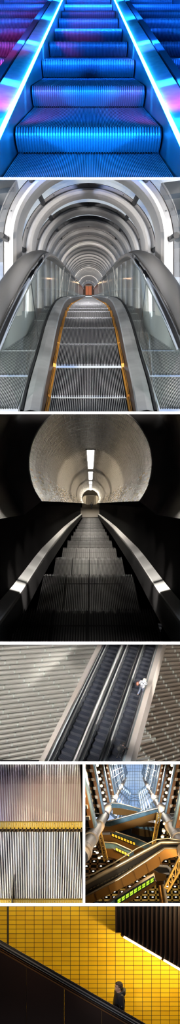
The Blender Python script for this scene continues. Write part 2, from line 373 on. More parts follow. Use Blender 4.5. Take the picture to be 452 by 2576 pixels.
for s in (-1, 1):
    sweep2([(s*117, -60), (s*117, 6), (s*124, 38), (s*126, 38), (s*126, -60)], parent=c2, name='skirt_panel', m=M_skirt2)
    sweep2([(s*123, 36), (s*126, 42), (s*150, 46), (s*166, 43), (s*169, 36), (s*169, 10), (s*123, 10)], parent=c2, name='deck_panel', m=M_deck2, smooth=False)
    sweep2([(s*169, 34), (s*169, 46), (s*176, 46), (s*176, 34)], parent=c2, name='rubber_gasket', m=M_gask)
    # glass balustrade under the handrail
    hr = [(-48, 862, 1.030), (-20, 798, 1.033), (8, 744, 1.038), (34, 701, 1.044), (60, 666, 1.055), (82, 649, 1.09), (100, 641.5, 1.20), (115, 642, 1.38), (130, 649, 1.65), (146, 662, 2.05), (162, 677, 2.6), (176, 690.5, 3.4), (190, 705, 4.9), (201, 716.5, 7.6), (207, 723.5, 11), (210, 727.5, 14)]
    X = lambda x: x if s < 0 else 2*XC-x
    r = [30, 29, 27.5, 25, 21.5, 17.5, 14.5, 13, 12.5, 12.5, 12, 12, 12, 12, 12, 12]
    pts = [P(X(a), b, t) for a, b, t in hr]
    # refine by Catmull-Rom
    def cat(ps, k=4):
        out = []
        for i in range(len(ps)-1):
            p0, p1, p2, p3 = ps[max(i-1, 0)], ps[i], ps[i+1], ps[min(i+2, len(ps)-1)]
            for j in range(k):
                u = j/k; out.append(.5*((2*p1)+(p2-p0)*u+(2*p0-5*p1+4*p2-p3)*u*u+(3*p1-p0-3*p2+p3)*u**3))
        return out+[ps[-1]]
    sp_ = cat(pts); rr = list(np.interp(np.arange(len(sp_))/4, range(len(r)), r))
    h = MB().tube(sp_, [x*.01 for x in rr], seg=16).build('handrail', M_rubber2, c2, smooth=True)
    # polished guide under the rubber belt: offset towards the inside of the curve
    inn = []
    for i, p in enumerate(sp_):
        d = (sp_[min(i+1, len(sp_)-1)]-sp_[max(i-1, 0)]); dd = Vector((d.x, 0, d.z)).normalized(); nn = Vector((dd.z, 0, -dd.x))*(1 if s < 0 else -1)
        inn.append(p+nn*rr[i]*.0145)
    MB().tube(inn, [x*.0046 for x in rr], seg=8).build('guide_rail', M_chrome, c2, smooth=True)
    rows = []
    for i, p in enumerate(inn):
        t = max(p.y/B, 1.03); rows.append([p, Q2(s*173, 30, t)])
    MB().grid(rows).build('balustrade_glass', M_glass2, c2)
    a = P(X(75), 684, 1.075); b = P(X(96), 852, 1.37)
    MB().tube([a, b], .012, seg=6).build('glass_joint', M_gask, c2)
    for tj in (2.3, 3.2, 4.4):
        k = min(range(len(inn)), key=lambda q: abs(inn[q].y/B-tj)); MB().tube([inn[k], Q2(s*173, 40, tj)], .02, seg=6).build('glass_joint', M_ribd, c2)
# the two neighbouring escalators seen through the glass
M_tread2b = mat('pale_aluminium_tread', (.63, .66, .65), .5, .4); M_trgr2b = mat('pale_groove', (.42, .44, .44), .6)
for s in (-1, 1):
    e = thing('escalator', ['', 'pale escalator behind the glass whose side meets a bright white window', 'pale escalator behind the glass on the same side as the darker window frames'][s], 'escalator', Q2(s*274, -20, 1.15))
    for i in range(44):
        t = 1.0+DT2*(i-.6)
        tread2(e, s*274, 84, t, DT2, 36, strips=(s,), clip=(i < 5), mats=[M_tread2b, M_trgr2b, M_tread2b])
    sweep2([(s*176, -40), (s*176, 6), (s*189, 6), (s*189, -40)], parent=e, name='deck_panel', m=M_tread2b)
    sweep2([(s*368, -40), (s*368, 26), (s*420, 30), (s*420, -40)], parent=e, name='deck_panel', m=M_deck2)
# arched steel ribs
T2 = Frame(XC, 738)
M_rivet = mat('rivet_steel', (.08, .08, .08), .4, .6)
def arcp(R, tt, extra=0):
    "stilted arch in the plane of depth tt: from floor up, over and down"
    vc = -.64*234; out = []
    out.append((-R, 62)); out.append((-R, 0))
    for k in range(0, 37): a = math.pi*k/36; out.append((-R*math.cos(a), vc-R*math.sin(a)))
    out.append((R, 0)); out.append((R, 62))
    return [T2(u, v+(0 if v > -1 else 0), tt) for u, v in out]
ORD = ['sixth', 'seventh', 'eighth', 'ninth', 'tenth', 'eleventh', 'twelfth', 'thirteenth', 'fourteenth', 'fifteenth']
labs = ['nearest steel arch rib, cut off by the top of the opening', 'second steel arch rib from the front, its crown just inside the opening', 'third steel arch rib from the front of the glazed tunnel', 'fourth steel arch rib from the front of the glazed tunnel', 'fifth steel arch rib from the front of the glazed tunnel']+['%s steel arch rib from the front of the glazed tunnel' % q for q in ORD]
for n in range(-1, 45):
    t = 1.1+.288*n if n >= 0 else 1.024
    if n < 0: continue
    lb = labs[n] if n < 15 else 'grey steel arch rib deep in the tunnel, beyond the first fifteen'
    prof = [(236, .0), (236, .006), (219, .004), (217, -.012), (212, -.022), (204, -.026), (196, -.018), (192, .0), (192, .05), (236, .05)]
    cols = [0, 0, 0, 0, 0, 0, 0, 0, 0, 0]
    rows = []; base = [arcp(R, t+dy) for R, dy in prof]
    for k in range(len(base[0])): rows.append([base[j][k] for j in range(len(prof))])
    m = MB(); mc = [1, 0, 0, 0, 0, 0, 0, 0, 0, 1]
    m.grid(rows, 0, True, mc)
    rb = m.build('arch_rib', [M_rib, M_gask], smooth=False, origin=T2(0, 120, t))
    tag(rb, lb, 'arch', 'arch ribs of the glazed tunnel')
    if n < 8:
        fl = MB(); A = arcp(233, t-.001); Bq = arcp(220, t-.003); fl.grid([[A[k], Bq[k]] for k in range(len(A))])
        fl.build('web_plate', M_ribd, rb)
        for a in (20, 58, 90, 122, 160):
            q = math.radians(a); MB().sphere(T2(-227*math.cos(q), -150-227*math.sin(q), t-.004), .022*(1+.2*n), seg=8).build('rivet', M_rivet, rb, smooth=True)
# glazing between the ribs and the long purlins
for n in range(0, 22):
    t = 1.1+.288*n; a = arcp(235, t+.05); b = arcp(235, t+.288); 
    struct(MB().grid([a, b]).build('window_%d' % (n+1), M_pane2))
a = arcp(235, 1.024); b = arcp(235, 1.1); struct(MB().grid([a, b]).build('window_23', M_pane2))
for ang in (0, 46, 134, 180):
    q = math.radians(ang)
    for n in range(-1, 22):
        t0 = 1.1+.288*n+.05 if n >= 0 else 1.024; t1 = 1.1+.288*(n+1)
        o = MB().tube([T2(-226*math.cos(q), -150-226*math.sin(q), t) for t in (t0, t1)], .085, seg=8, flat=1).build('trim_purlin', M_gask); struct(o)
M_wgl = mat('light_cladding', (.55, .56, .56), .6)
# low side wall below the windows
for s in (-1, 1):
    o = MB().prism([T2(s*240, 60, 1.024), T2(s*262, 60, 1.024), T2(s*262, 160, 1.024), T2(s*240, 160, 1.024)][::-1], [T2(s*240, 60, 14.4), T2(s*262, 60, 14.4), T2(s*262, 160, 14.4), T2(s*240, 160, 14.4)][::-1], 0).build('wall_%s' % ('left' if s < 0 else 'right'), M_wgl); struct(o)
    for n in range(0, 14):
        t = 1.25+.288*n
        o = MB().bar(T2(s*232, -150, t), T2(s*232, 60, t), .10, .06).build('trim_mullion', M_ribd); struct(o)
# office blocks outside the glass, seen through the first windows
M_off = mat('white_cladding', (.9, .92, .95), .7)
M_offw = mat('blue_grey_window_band', (.45, .54, .66), .4)
for (x0, x1, y0, y1, t, lb) in ((-120, 40, 440, 620, 3.2, 'white office block with slanting blue bands beyond the glass, beside the darker ribs'), (405, 560, 440, 660, 3.2, 'white office block with slanting blue bands beyond the brightest side window')):
    a = [P(x0, y0+20, t), P(x1, y0, t), P(x1, y1, t), P(x0, y1, t)]
    o = MB().prism(a, [p+Vector((0, 6, 0)) for p in a]).build('office_block', M_off, clip=False); tag(o, lb, 'building')
    for k in range(4):
        y = y0+30+k*42; b = [P(x0+4, y+22, t)-Vector((0, .06, 0)), P(x1-4, y, t)-Vector((0, .06, 0)), P(x1-4, y+12, t)-Vector((0, .06, 0)), P(x0+4, y+34, t)-Vector((0, .06, 0))]
        MB().prism(b, [p+Vector((0, .05, 0)) for p in b]).build('window_band', M_offw, o, clip=False)
# landing hall at the foot of the tunnel
M_hall = mat('hall_dark_brown', (.05, .025, .015), .6); M_org = mat('rust_orange_wall', (.42, .12, .04), .5)  # dark brown for the hall's end wall
a = [(-260, -395), (260, -395), (260, 90), (-260, 90)]
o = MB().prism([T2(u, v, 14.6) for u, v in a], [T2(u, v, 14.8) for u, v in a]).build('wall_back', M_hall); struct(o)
d = thing('sliding_door', 'rust orange double door in the dark hall at the tunnel foot', 'door', T2(0, 60, 14.45))
for s in (-1, 1): MB().prism([T2(u, v, 14.45) for u, v in ((s*4, -260), (s*110, -260), (s*110, 60), (s*4, 60))], [T2(u, v, 14.52) for u, v in ((s*4, -260), (s*110, -260), (s*110, 60), (s*4, 60))]).build('door_leaf', M_org, d)
MB().prism([T2(u, v, 14.44) for u, v in ((-130, -290), (130, -290), (130, -262), (-130, -262))], [T2(u, v, 14.5) for u, v in ((-130, -290), (130, -290), (130, -262), (-130, -262))]).build('lintel', M_ribd, d)
point('fill_hall', T2(0, -340, 14.2), 900, (1, .55, .3), .5)
# ceiling light fixtures
M_fix = mat('white_enamel', (.75, .75, .74), .4); M_lens = mat('lamp_glass', (.9, .9, .9), .2, em=(1, .98, .9), es=.35)
def fixture(x0, x1, y0, y1, t, lamps, label):
    r = thing('ceiling_light', label, 'light', P((x0+x1)/2, y1, t))
    a = [P(x0, y0, t), P(x1, y0, t), P(x1, y1, t), P(x0, y1, t)]
    MB().prism(a, [p+Vector((0, .5, .15)) for p in a]).build('housing', M_fix, r)
    for (lx, ly, rad) in lamps:
        c = P(lx, ly, t-.01); MB().tube([c-Vector((0, .12, 0)), c+Vector((0, .1, 0))], rad*t*.01, seg=14).build('lamp', M_lens, r)
fixture(199, 240, 595.5, 604, 2.65, [(211, 600.5, 4), (216, 600.5, 4), (223, 600.5, 4), (228, 600.5, 4)], 'wide white ceiling light fixture hung under the nearer arch')
area('lamp_ceiling', P(219, 606.5, 2.66), P(219, 760, 3.1), 1.5, .6, 500, (1, .98, .93))
for t_, y_, p_ in ((5.2, 671, 900), (7.6, 686, 900), (10.8, 697, 900)): area('lamp_ceiling', P(219, y_, t_), P(219, 740, t_+1.5), 3, 2, p_, (1, .98, .93))
for k, (y, hw) in enumerate([(667, 10), (672.5, 9), (678, 8), (683, 7.2), (688, 6.6), (692, 6)]):
    t = 5+1.1*k; fixture(219-hw, 219+hw, y-1.8, y+1.8, t, [(219-hw*.45, y, hw*.2), (219+hw*.45, y, hw*.2)], ['topmost', 'second', 'third', 'fourth', 'fifth', 'lowest'][k]+' in the row of small ceiling lights above the tunnel end')
# ================================================================ BAY 3: DARK TILED TUNNEL
bay(1042, 1614.4)
M_tr3 = mat('dark_steel_tread', (.085, .082, .082), .45, .4, noise=.9, nscale=(.9, .15, .9), c2=(.04, .04, .04)); M_gr3 = mat('black_groove', (.012, .011, .011), .7)
def Q3(u, v, t): return P(229+(u-15)/t, 1278+v/t, t)
c3 = thing('escalator', 'black descending escalator between two bright steel bands in a dark tunnel', 'escalator', Q3(0, 370, 1.05))
def tread3(parent, tn, dt, clip=False):
    nose = Q3(0, 347, tn); hd = Vector(((218-226)/100, B, (1288-925)/100)); L2 = nose-Vector((2.28, 0, 0)); R2 = nose+Vector((2.28, 0, 0)); g = Vector((0, 0, -.10))
    L = L2-hd*dt; R = R2-hd*dt; mb = MB(); ribbed(mb, [(L, R, g), (L2, R2, g)], 56, .5)
    mb.prism([L2+g, R2+g, R2+g*8, L2+g*8], [p+Vector((0, .05, 0)) for p in (L2+g, R2+g, R2+g*8, L2+g*8)], 1)
    # comb teeth standing along the nose
    for j in range(56):
        a = L2.lerp(R2, (j+.05)/56); b = L2.lerp(R2, (j+.45)/56); mid = (a+b)/2
        mb.prism([a, b, mid+Vector((0, 0, .085))], [a+Vector((0, .05, 0)), b+Vector((0, .05, 0)), mid+Vector((0, .05, .085))], 0)
    k = hd*dt*.12; z = Vector((0, 0, .004)); mb.poly([L2-k*.9+z, R2-k*.9+z, R2-k+z, L2-k+z], 1)
    for f in (.25, .5, .62, .88):
        a = L.lerp(R, f)+z; b = L2.lerp(R2, f)+z; x = Vector((.035, 0, 0)); mb.poly([a, a+x, b+x, b], 1)
    return mb.build('step', [M_tr3, M_gr3], parent, clip=clip, origin=nose)
DT3 = .70; e3 = Vector(((229-226)/100*DT3, B*DT3, .10*DT3))
s0 = tread3(c3, 1.345, DT3, True); s1 = tread3(c3, 1.345+DT3, DT3, True); s1 = tread3(c3, 1.345+2*DT3, DT3)
v3n = lambda t: float(np.interp(t, [1, 3.4, 6, 9, 12.5], [347, 347, 330, 290, 258]))
for i in range(1, 14):
    tn = 1.345+DT3*(2+i); cp(s1, c3, Q3(0, v3n(tn), tn)-Q3(0, 347, 1.345+2*DT3))
M_deck3 = mat('bright_steel_band', (.88, .86, .83), .42, .35); M_sk3 = mat('black_skirt', (.006, .005, .005), .5)
M_side3 = mat('black_side_panel', (.0020, .0015, .0015), .85, noise=.9, nscale=(.2, .05, .2), c2=(.001, .001, .001), spec=.02)
v3 = smoothf([1.0, 1.2, 1.42, 2.2, 4.5, 20], [300, 297, 291, 246, 211, 200], .08)
ts3 = [1.0, 1.1, 1.2, 1.3, 1.42, 1.6, 1.8, 2, 2.3, 2.7, 3.3, 4.2, 5.5, 7.5, 10, 12.5]
def D3(u, dv, t): return P(226+u/t, 1276+(v3(t)+dv)/t, t)
for s in (-1, 1):
    MB().grid([[D3(s*234, 90, t), D3(s*234, 8, t), D3(s*240, 0, t), D3(s*236, 90, t)] for t in ts3], 0, True).build('skirt_panel', M_sk3, c3)
    MB().grid([[D3(s*238, 2, t), D3(s*240, -3, t), D3(s*277, -9, t), D3(s*280, 0, t), D3(s*280, 12, t), D3(s*238, 12, t)] for t in ts3], 0, True).build('steel_band', M_deck3, c3)
    MB().grid([[D3(s*280, 4, t), P(226+s*300/t, 1264+30/t, t), P(226+s*345/t, 1268-38/t, t), P(226+s*352/t, 1268-38/t, t), P(226+s*352/t, 1276+320/t, t)] for t in ts3], 0, False).build('side_panel', M_side3, c3)
    MB().grid([[P(226+s*(345+5*math.cos(a))/t, 1268-(40+4*math.sin(a))/t, t) for a in [k*math.pi/3 for k in range(6)]] for t in ts3], 0, True).build('handrail', mat('glossy_black_belt', (.02, .02, .02), .2), c3)
    MB().grid([[P(226+s*u/t, 1268-v/t, t) for u, v in ((352, 30), (640, 38), (640, 30), (352, 20))] for t in ts3], 0, True).build('outer_sill', M_sk3, c3)
    MB().grid([[P(226+s*u/t, 1268-v/t, t) for u, v in ((352, 26), (356, 26), (356, 24), (352, 24))] for t in ts3[:10]], 0, True).build('trim_strip', M_deck3, c3)
def tile_mat(name, base, grout, scale_u, scale_v, mosaic):
    m = bpy.data.materials.new(name); m.use_nodes = True; t = m.node_tree; b = t.nodes['Principled BSDF']; b.inputs['Roughness'].default_value = .25
    uv = N(t, 'ShaderNodeUVMap'); mp = N(t, 'ShaderNodeMapping'); mp.inputs['Scale'].default_value = (scale_u, scale_v, 1); t.links.new(uv.outputs[0], mp.inputs[0])
    sx = N(t, 'ShaderNodeSeparateXYZ'); t.links.new(mp.outputs[0], sx.inputs[0])
    def M(op, a, b2=None):
        n = N(t, 'ShaderNodeMath', operation=op); t.links.new(a, n.inputs[0])
        if b2 is not None:
            if isinstance(b2, (int, float)): n.inputs[1].default_value = b2
            else: t.links.new(b2, n.inputs[1])
        return n.outputs[0]
    fu, fv = M('FRACT', sx.outputs[0]), M('FRACT', sx.outputs[1])
    g = M('MAXIMUM', M('LESS_THAN', fu, .13), M('LESS_THAN', fv, .13))
    fl = N(t, 'ShaderNodeCombineXYZ'); t.links.new(M('FLOOR', sx.outputs[0]), fl.inputs[0]); t.links.new(M('FLOOR', sx.outputs[1]), fl.inputs[1])
    wn = N(t, 'ShaderNodeTexWhiteNoise'); wn.noise_dimensions = '2D'; t.links.new(fl.outputs[0], wn.inputs['Vector'])
    ramp = N(t, 'ShaderNodeValToRGB'); ramp.color_ramp.interpolation = 'CONSTANT'; e = ramp.color_ramp.elements
    e[0].position = 0; e[0].color = (*base, 1); e[1].position = .93; e[1].color = tuple(x*.86 for x in base)+(1,)
    t.links.new(wn.outputs['Value'], ramp.inputs[0]); colr = ramp.outputs[0]
    if mosaic:
        r2 = N(t, 'ShaderNodeValToRGB'); r2.color_ramp.interpolation = 'CONSTANT'; e = r2.color_ramp.elements
        e[0].position = 0; e[0].color = (.02, .02, .025, 1); e[1].position = .26; e[1].color = (.12, .11, .10, 1)
        for p_, c_ in ((.34, (.45, .28, .10)), (.48, (.30, .26, .2)), (.6, (.75, .72, .65)), (.8, (.52, .4, .22))):
            x = r2.color_ramp.elements.new(p_); x.color = (*c_, 1)
        w2 = N(t, 'ShaderNodeTexWhiteNoise'); w2.noise_dimensions = '2D'; ad = N(t, 'ShaderNodeVectorMath', operation='ADD'); ad.inputs[1].default_value = (7.3, 3.1, 0)
        t.links.new(fl.outputs[0], ad.inputs[0]); t.links.new(ad.outputs[0], w2.inputs['Vector']); t.links.new(w2.outputs['Value'], r2.inputs[0])
        # the mosaic band thins out upwards: compare noise with height
        h = M('ABSOLUTE', M('SUBTRACT', M('MULTIPLY', M('FLOOR', sx.outputs[0]), 1/scale_u), .5))       # .5 at the foot, 0 at the crown
        thr = N(t, 'ShaderNodeMapRange'); thr.inputs[1].default_value = mosaic[0]; thr.inputs[2].default_value = mosaic[1]; t.links.new(h, thr.inputs[0])
        w3 = N(t, 'ShaderNodeTexWhiteNoise'); w3.noise_dimensions = '2D'; a3 = N(t, 'ShaderNodeVectorMath', operation='ADD'); a3.inputs[1].default_value = (1.7, 9.1, 0)
        t.links.new(fl.outputs[0], a3.inputs[0]); t.links.new(a3.outputs[0], w3.inputs['Vector'])
        k = M('LESS_THAN', w3.outputs['Value'], thr.outputs[0]); mx = N(t, 'ShaderNodeMix', data_type='RGBA'); t.links.new(k, mx.inputs[0]); t.links.new(colr, mx.inputs[6]); t.links.new(r2.outputs[0], mx.inputs[7]); colr = mx.outputs[2]
    mx = N(t, 'ShaderNodeMix', data_type='RGBA'); t.links.new(g, mx.inputs[0]); t.links.new(colr, mx.inputs[6]); mx.inputs[7].default_value = (*grout, 1)
    t.links.new(mx.outputs[2], b.inputs['Base Color']); return m
def vault(name, R, c, ts, m, y0v=8, frame_y=1266.4, squash=1.0):
    "tiled barrel; centre rises with R so the floor line runs to the vanishing point"
    n = 48; me = bpy.data.meshes.new(name); vs = []; uvs = []
    a0 = math.radians(-38)
    for t in ts:
        for k in range(n+1):
            a = a0+(math.pi-2*a0)*k/n; vs.append(P(227+(-R*math.cos(a))/t, frame_y-(c+R*math.sin(a))/t, t)); uvs.append((k/n, t))
    fs = []
    for i in range(len(ts)-1):
        for k in range(n): fs.append((i*(n+1)+k, i*(n+1)+k+1, (i+1)*(n+1)+k+1, (i+1)*(n+1)+k))
    bm = bmesh.new(); bv = [bm.verts.new(v) for v in vs]; uvl = bm.loops.layers.uv.new('UVMap'); ix = {v: i for i, v in enumerate(bv)}
    for f in fs:
        fa = bm.faces.new([bv[i] for i in f]); fa.smooth = True
        for l in fa.loops: l[uvl].uv = uvs[ix[l.vert]]
    for co, no in bay_planes(): bmesh.ops.bisect_plane(bm, geom=bm.verts[:]+bm.edges[:]+bm.faces[:], plane_co=co, plane_no=no, clear_outer=True)
    bm.to_mesh(me); bm.free(); me.materials.append(m); o = bpy.data.objects.new(name, me); COL.objects.link(o); return struct(o)
M_tile3 = tile_mat('cream_glazed_tile', (.52, .47, .39), (.10, .08, .06), 120, 11, (.355, .42))
M_tile3b = tile_mat('brown_glazed_tile', (.20, .14, .11), (.04, .03, .025), 150, 16, None)
TR = 1.62; R3 = 155*TR; C3 = .654*R3
vault('wall_tunnel', R3, C3, [TR+.0001]+[TR+.25*k for k in range(1, 44)]+[12.6], M_tile3)
vault('wall_vault', R3*1.36, C3*1.0, [1.021, 1.15, 1.3, 1.45, TR], M_tile3b)
# ring wall where the tunnel narrows, with a rounded bright lip
n = 48; rows = [[P(227-R*math.cos(a)/TR, 1266.4-(C3+R*math.sin(a))/TR, TR) for a in [math.radians(-38)+(math.pi+math.radians(76))*k/n for k in range(n+1)]] for R in (R3, R3*1.37)]
struct(MB().grid(rows).build('wall_ring', M_tile3b))
M_lip = mat('pale_tile_edge', (.45, .40, .34), .3)
struct(MB().tube([P(227-R3*math.cos(a)/TR, 1266.4-(C3+R3*math.sin(a))/TR, TR) for a in [math.radians(-20)+(math.pi+math.radians(40))*k/60 for k in range(61)]], .03, seg=6).build('trim_edge', M_lip))
# ceiling lamps
M_tubeem = mat('white_fluorescent_diffuser', (.9, .9, .9), .4, em=(1, .93, .82), es=21)
names3 = ['largest', 'second', 'third', 'fourth', 'fifth', 'sixth', 'seventh']
t0s = [(3.05, 4.65), (5.15, 6.9), (7.4, 8.5), (8.9, 9.7), (10.0, 10.6), (10.9, 11.4), (11.7, 12.1)]
for k, (a, b) in enumerate(t0s):
    vt = -(1266.4-1133)*3.05
    r = thing('ceiling_lamp', names3[k]+' in the row of white ceiling lamps down the dark tunnel', 'light', P(227, 1266.4+vt/a, a))
    f = lambda u, v, t: P(227.5+u/t, 1266.4+v/t, t)
    hw = 27
    MB().prism([f(-hw, vt, a), f(hw, vt, a), f(hw, vt-1, a), f(-hw, vt-1, a)], [f(-hw, vt, b), f(hw, vt, b), f(hw, vt-1, b), f(-hw, vt-1, b)]).build('diffuser', M_tubeem, r)
    MB().prism([f(-hw-12, vt+1, a-.02), f(-hw-1, vt-2, a-.02), f(hw+1, vt-2, a-.02), f(hw+12, vt+1, a-.02), f(hw+6, vt-16, a-.02), f(-hw-6, vt-16, a-.02)], [f(-hw-12, vt+1, b+.02), f(-hw-1, vt-2, b+.02), f(hw+1, vt-2, b+.02), f(hw+12, vt+1, b+.02), f(hw+6, vt-16, b+.02), f(-hw-6, vt-16, b+.02)]).build('housing', M_ribd, r)
    for tt in ((a+b)/2,): MB().bar(f(-hw, vt+.6, tt), f(hw, vt+.6, tt), .06, .05).build('clip', M_ribd, r)
# bright landing at the bottom of the tunnel
M_land = mat('cream_wall_paint', (.75, .68, .55), .5)
a = [(-275, -560), (275, -560), (275, 420), (-275, 420)]
struct(MB().prism([P(228+u/12.6, 1266+v/12.6, 12.6) for u, v in a], [P(228+u/12.6, 1266+v/12.6, 12.75) for u, v in a]).build('wall_back', M_land))
point('lamp_landing', P(228, 1250, 12.2), 150, (1, .9, .72), .3)
lf = MB().prism([P(228+u/t, 1266+v/t, t) for u, v, t in ((-420, 410, 11.75), (420, 410, 11.75), (420, 135, 12.6), (-420, 135, 12.6))], [P(228+u/t, 1266+(v+20)/t, t) for u, v, t in ((-420, 410, 11.75), (420, 410, 11.75), (420, 135, 12.6), (-420, 135, 12.6))], 0).build('floor_landing', mat('landing_floor_plate', (.35, .32, .28), .5)); struct(lf)
gate = thing('landing_portal', 'pale framed doorway at the far bottom of the dark tunnel', 'doorway', P(228, 1270, 12.4))
for s in (-1, 1): MB().bar(P(228+s*9.5, 1247, 12.4), P(228+s*9.5, 1270, 12.4), .25, .3).build('post', M_land, gate)
MB().bar(P(217, 1247, 12.4), P(239, 1247, 12.4), .25, .3).build('header', M_lip, gate)
MB().prism([P(x, y, 12.45) for x, y in ((219.5, 1248), (236.5, 1248), (236.5, 1269), (219.5, 1269))], [P(x, y, 12.5) for x, y in ((219.5, 1248), (236.5, 1248), (236.5, 1269), (219.5, 1269))]).build('opening', mat('pale_opening', (.55, .5, .42), .8), gate)  # pale board fills the doorway
for s in (-1, 1):
    o = thing('guard_ring', ['', 'curved pale hoop screen at the tunnel foot, on the figure side', 'curved pale hoop screen at the tunnel foot, away from the figure'][s], 'screen', P(228+s*20, 1268, 12.2))
    MB().tube([P(228+s*(12+9*math.sin(a)), 1257-11*math.cos(a), 12.2) for a in [math.pi*k/12 for k in range(13)]], .07, seg=6).build('hoop', M_lip, o)
    MB().poly([P(228+s*(12+8.5*math.sin(a)), 1257-10.5*math.cos(a), 12.22) for a in [math.pi*k/12 for k in range(13)]]).build('screen_panel', M_land, o)
# ================================================================ FIGURES
def skin_verts(nodes, edges, sub=2):
    "grow a limb surface over a skeleton; returns (verts, faces)"
    names = list(nodes); me = bpy.data.meshes.new('sk'); me.from_pydata([nodes[k][0] for k in names], [(names.index(a), names.index(b)) for a, b in edges], [])
    o = bpy.data.objects.new('sk', me); COL.objects.link(o); o.modifiers.new('s', 'SKIN')
    for i, k in enumerate(names):
        d = me.skin_vertices[0].data[i]; r = nodes[k][1]; d.radius = r if isinstance(r, tuple) else (r, r); d.use_root = (i == 0)
    m = o.modifiers.new('u', 'SUBSURF'); m.levels = sub; m.render_levels = sub
    dg = bpy.context.evaluated_depsgraph_get(); e = o.evaluated_get(dg).to_mesh()
    V = [v.co.copy() for v in e.vertices]; Fc = [tuple(p.vertices) for p in e.polygons]
    o.evaluated_get(dg).to_mesh_clear(); bpy.data.objects.remove(o); bpy.data.meshes.remove(me); return V, Fc
def add_vf(mb, V, Fc, m=0):
    b = len(mb.v); mb.v += V; mb.f += [tuple(b+i for i in f) for f in Fc]; mb.m += [m]*len(Fc)
def head_mesh(mb, c, yaw=0, pitch=0, s=1.0):
    R = Matrix.Rotation(yaw, 3, 'Z')@Matrix.Rotation(pitch, 3, 'Y'); c = Vector(c)
    prof = [(-.03, .030, -.055, .045), (0, .070, -.05, .048), (.012, .086, -.062, .056), (.03, .090, -.072, .062), (.048, .083, -.082, .066), (.06, .090, -.088, .068), (.068, .085, -.092, .069), (.078, .090, -.095, .070), (.088, .088, -.098, .072),
            (.10, .090, -.100, .073), (.115, .086, -.102, .074), (.13, .089, -.103, .075), (.15, .092, -.103, .075), (.17, .088, -.101, .074), (.19, .074, -.094, .068), (.21, .050, -.074, .052), (.225, .02, -.04, .028), (.231, .0, -.012, .006)]
    nose = {.078: .006, .088: .024, .10: .027, .115: .015, .13: .004}
    rows = []
    for z, fx, bx, wd in prof:
        r = []
        for k in range(24):
            a = 2*math.pi*k/24; cx = math.cos(a); x = (fx if cx > 0 else -bx)*abs(cx)**.85*(1 if cx > 0 else -1); y = wd*math.sin(a)
            if z in nose:
                if k == 0: x += nose[z]
                elif k in (1, 23): x += nose[z]*.35
            if z in (.10, .115, .13) and k in (1, 2, 22, 23) and not (z == .10): x -= .007
            r.append(c+R@(Vector((x, y, z))*s))
        rows.append(r)
    mb.grid(rows, 0, close=True); mb.poly(rows[-1], 0)
    for sg in (-1, 1):
        mb.sphere(c+R@(Vector((-.012, sg*.076, .10))*s), .030*s, 0, 10, (.6, .35, 1.0))
    return R
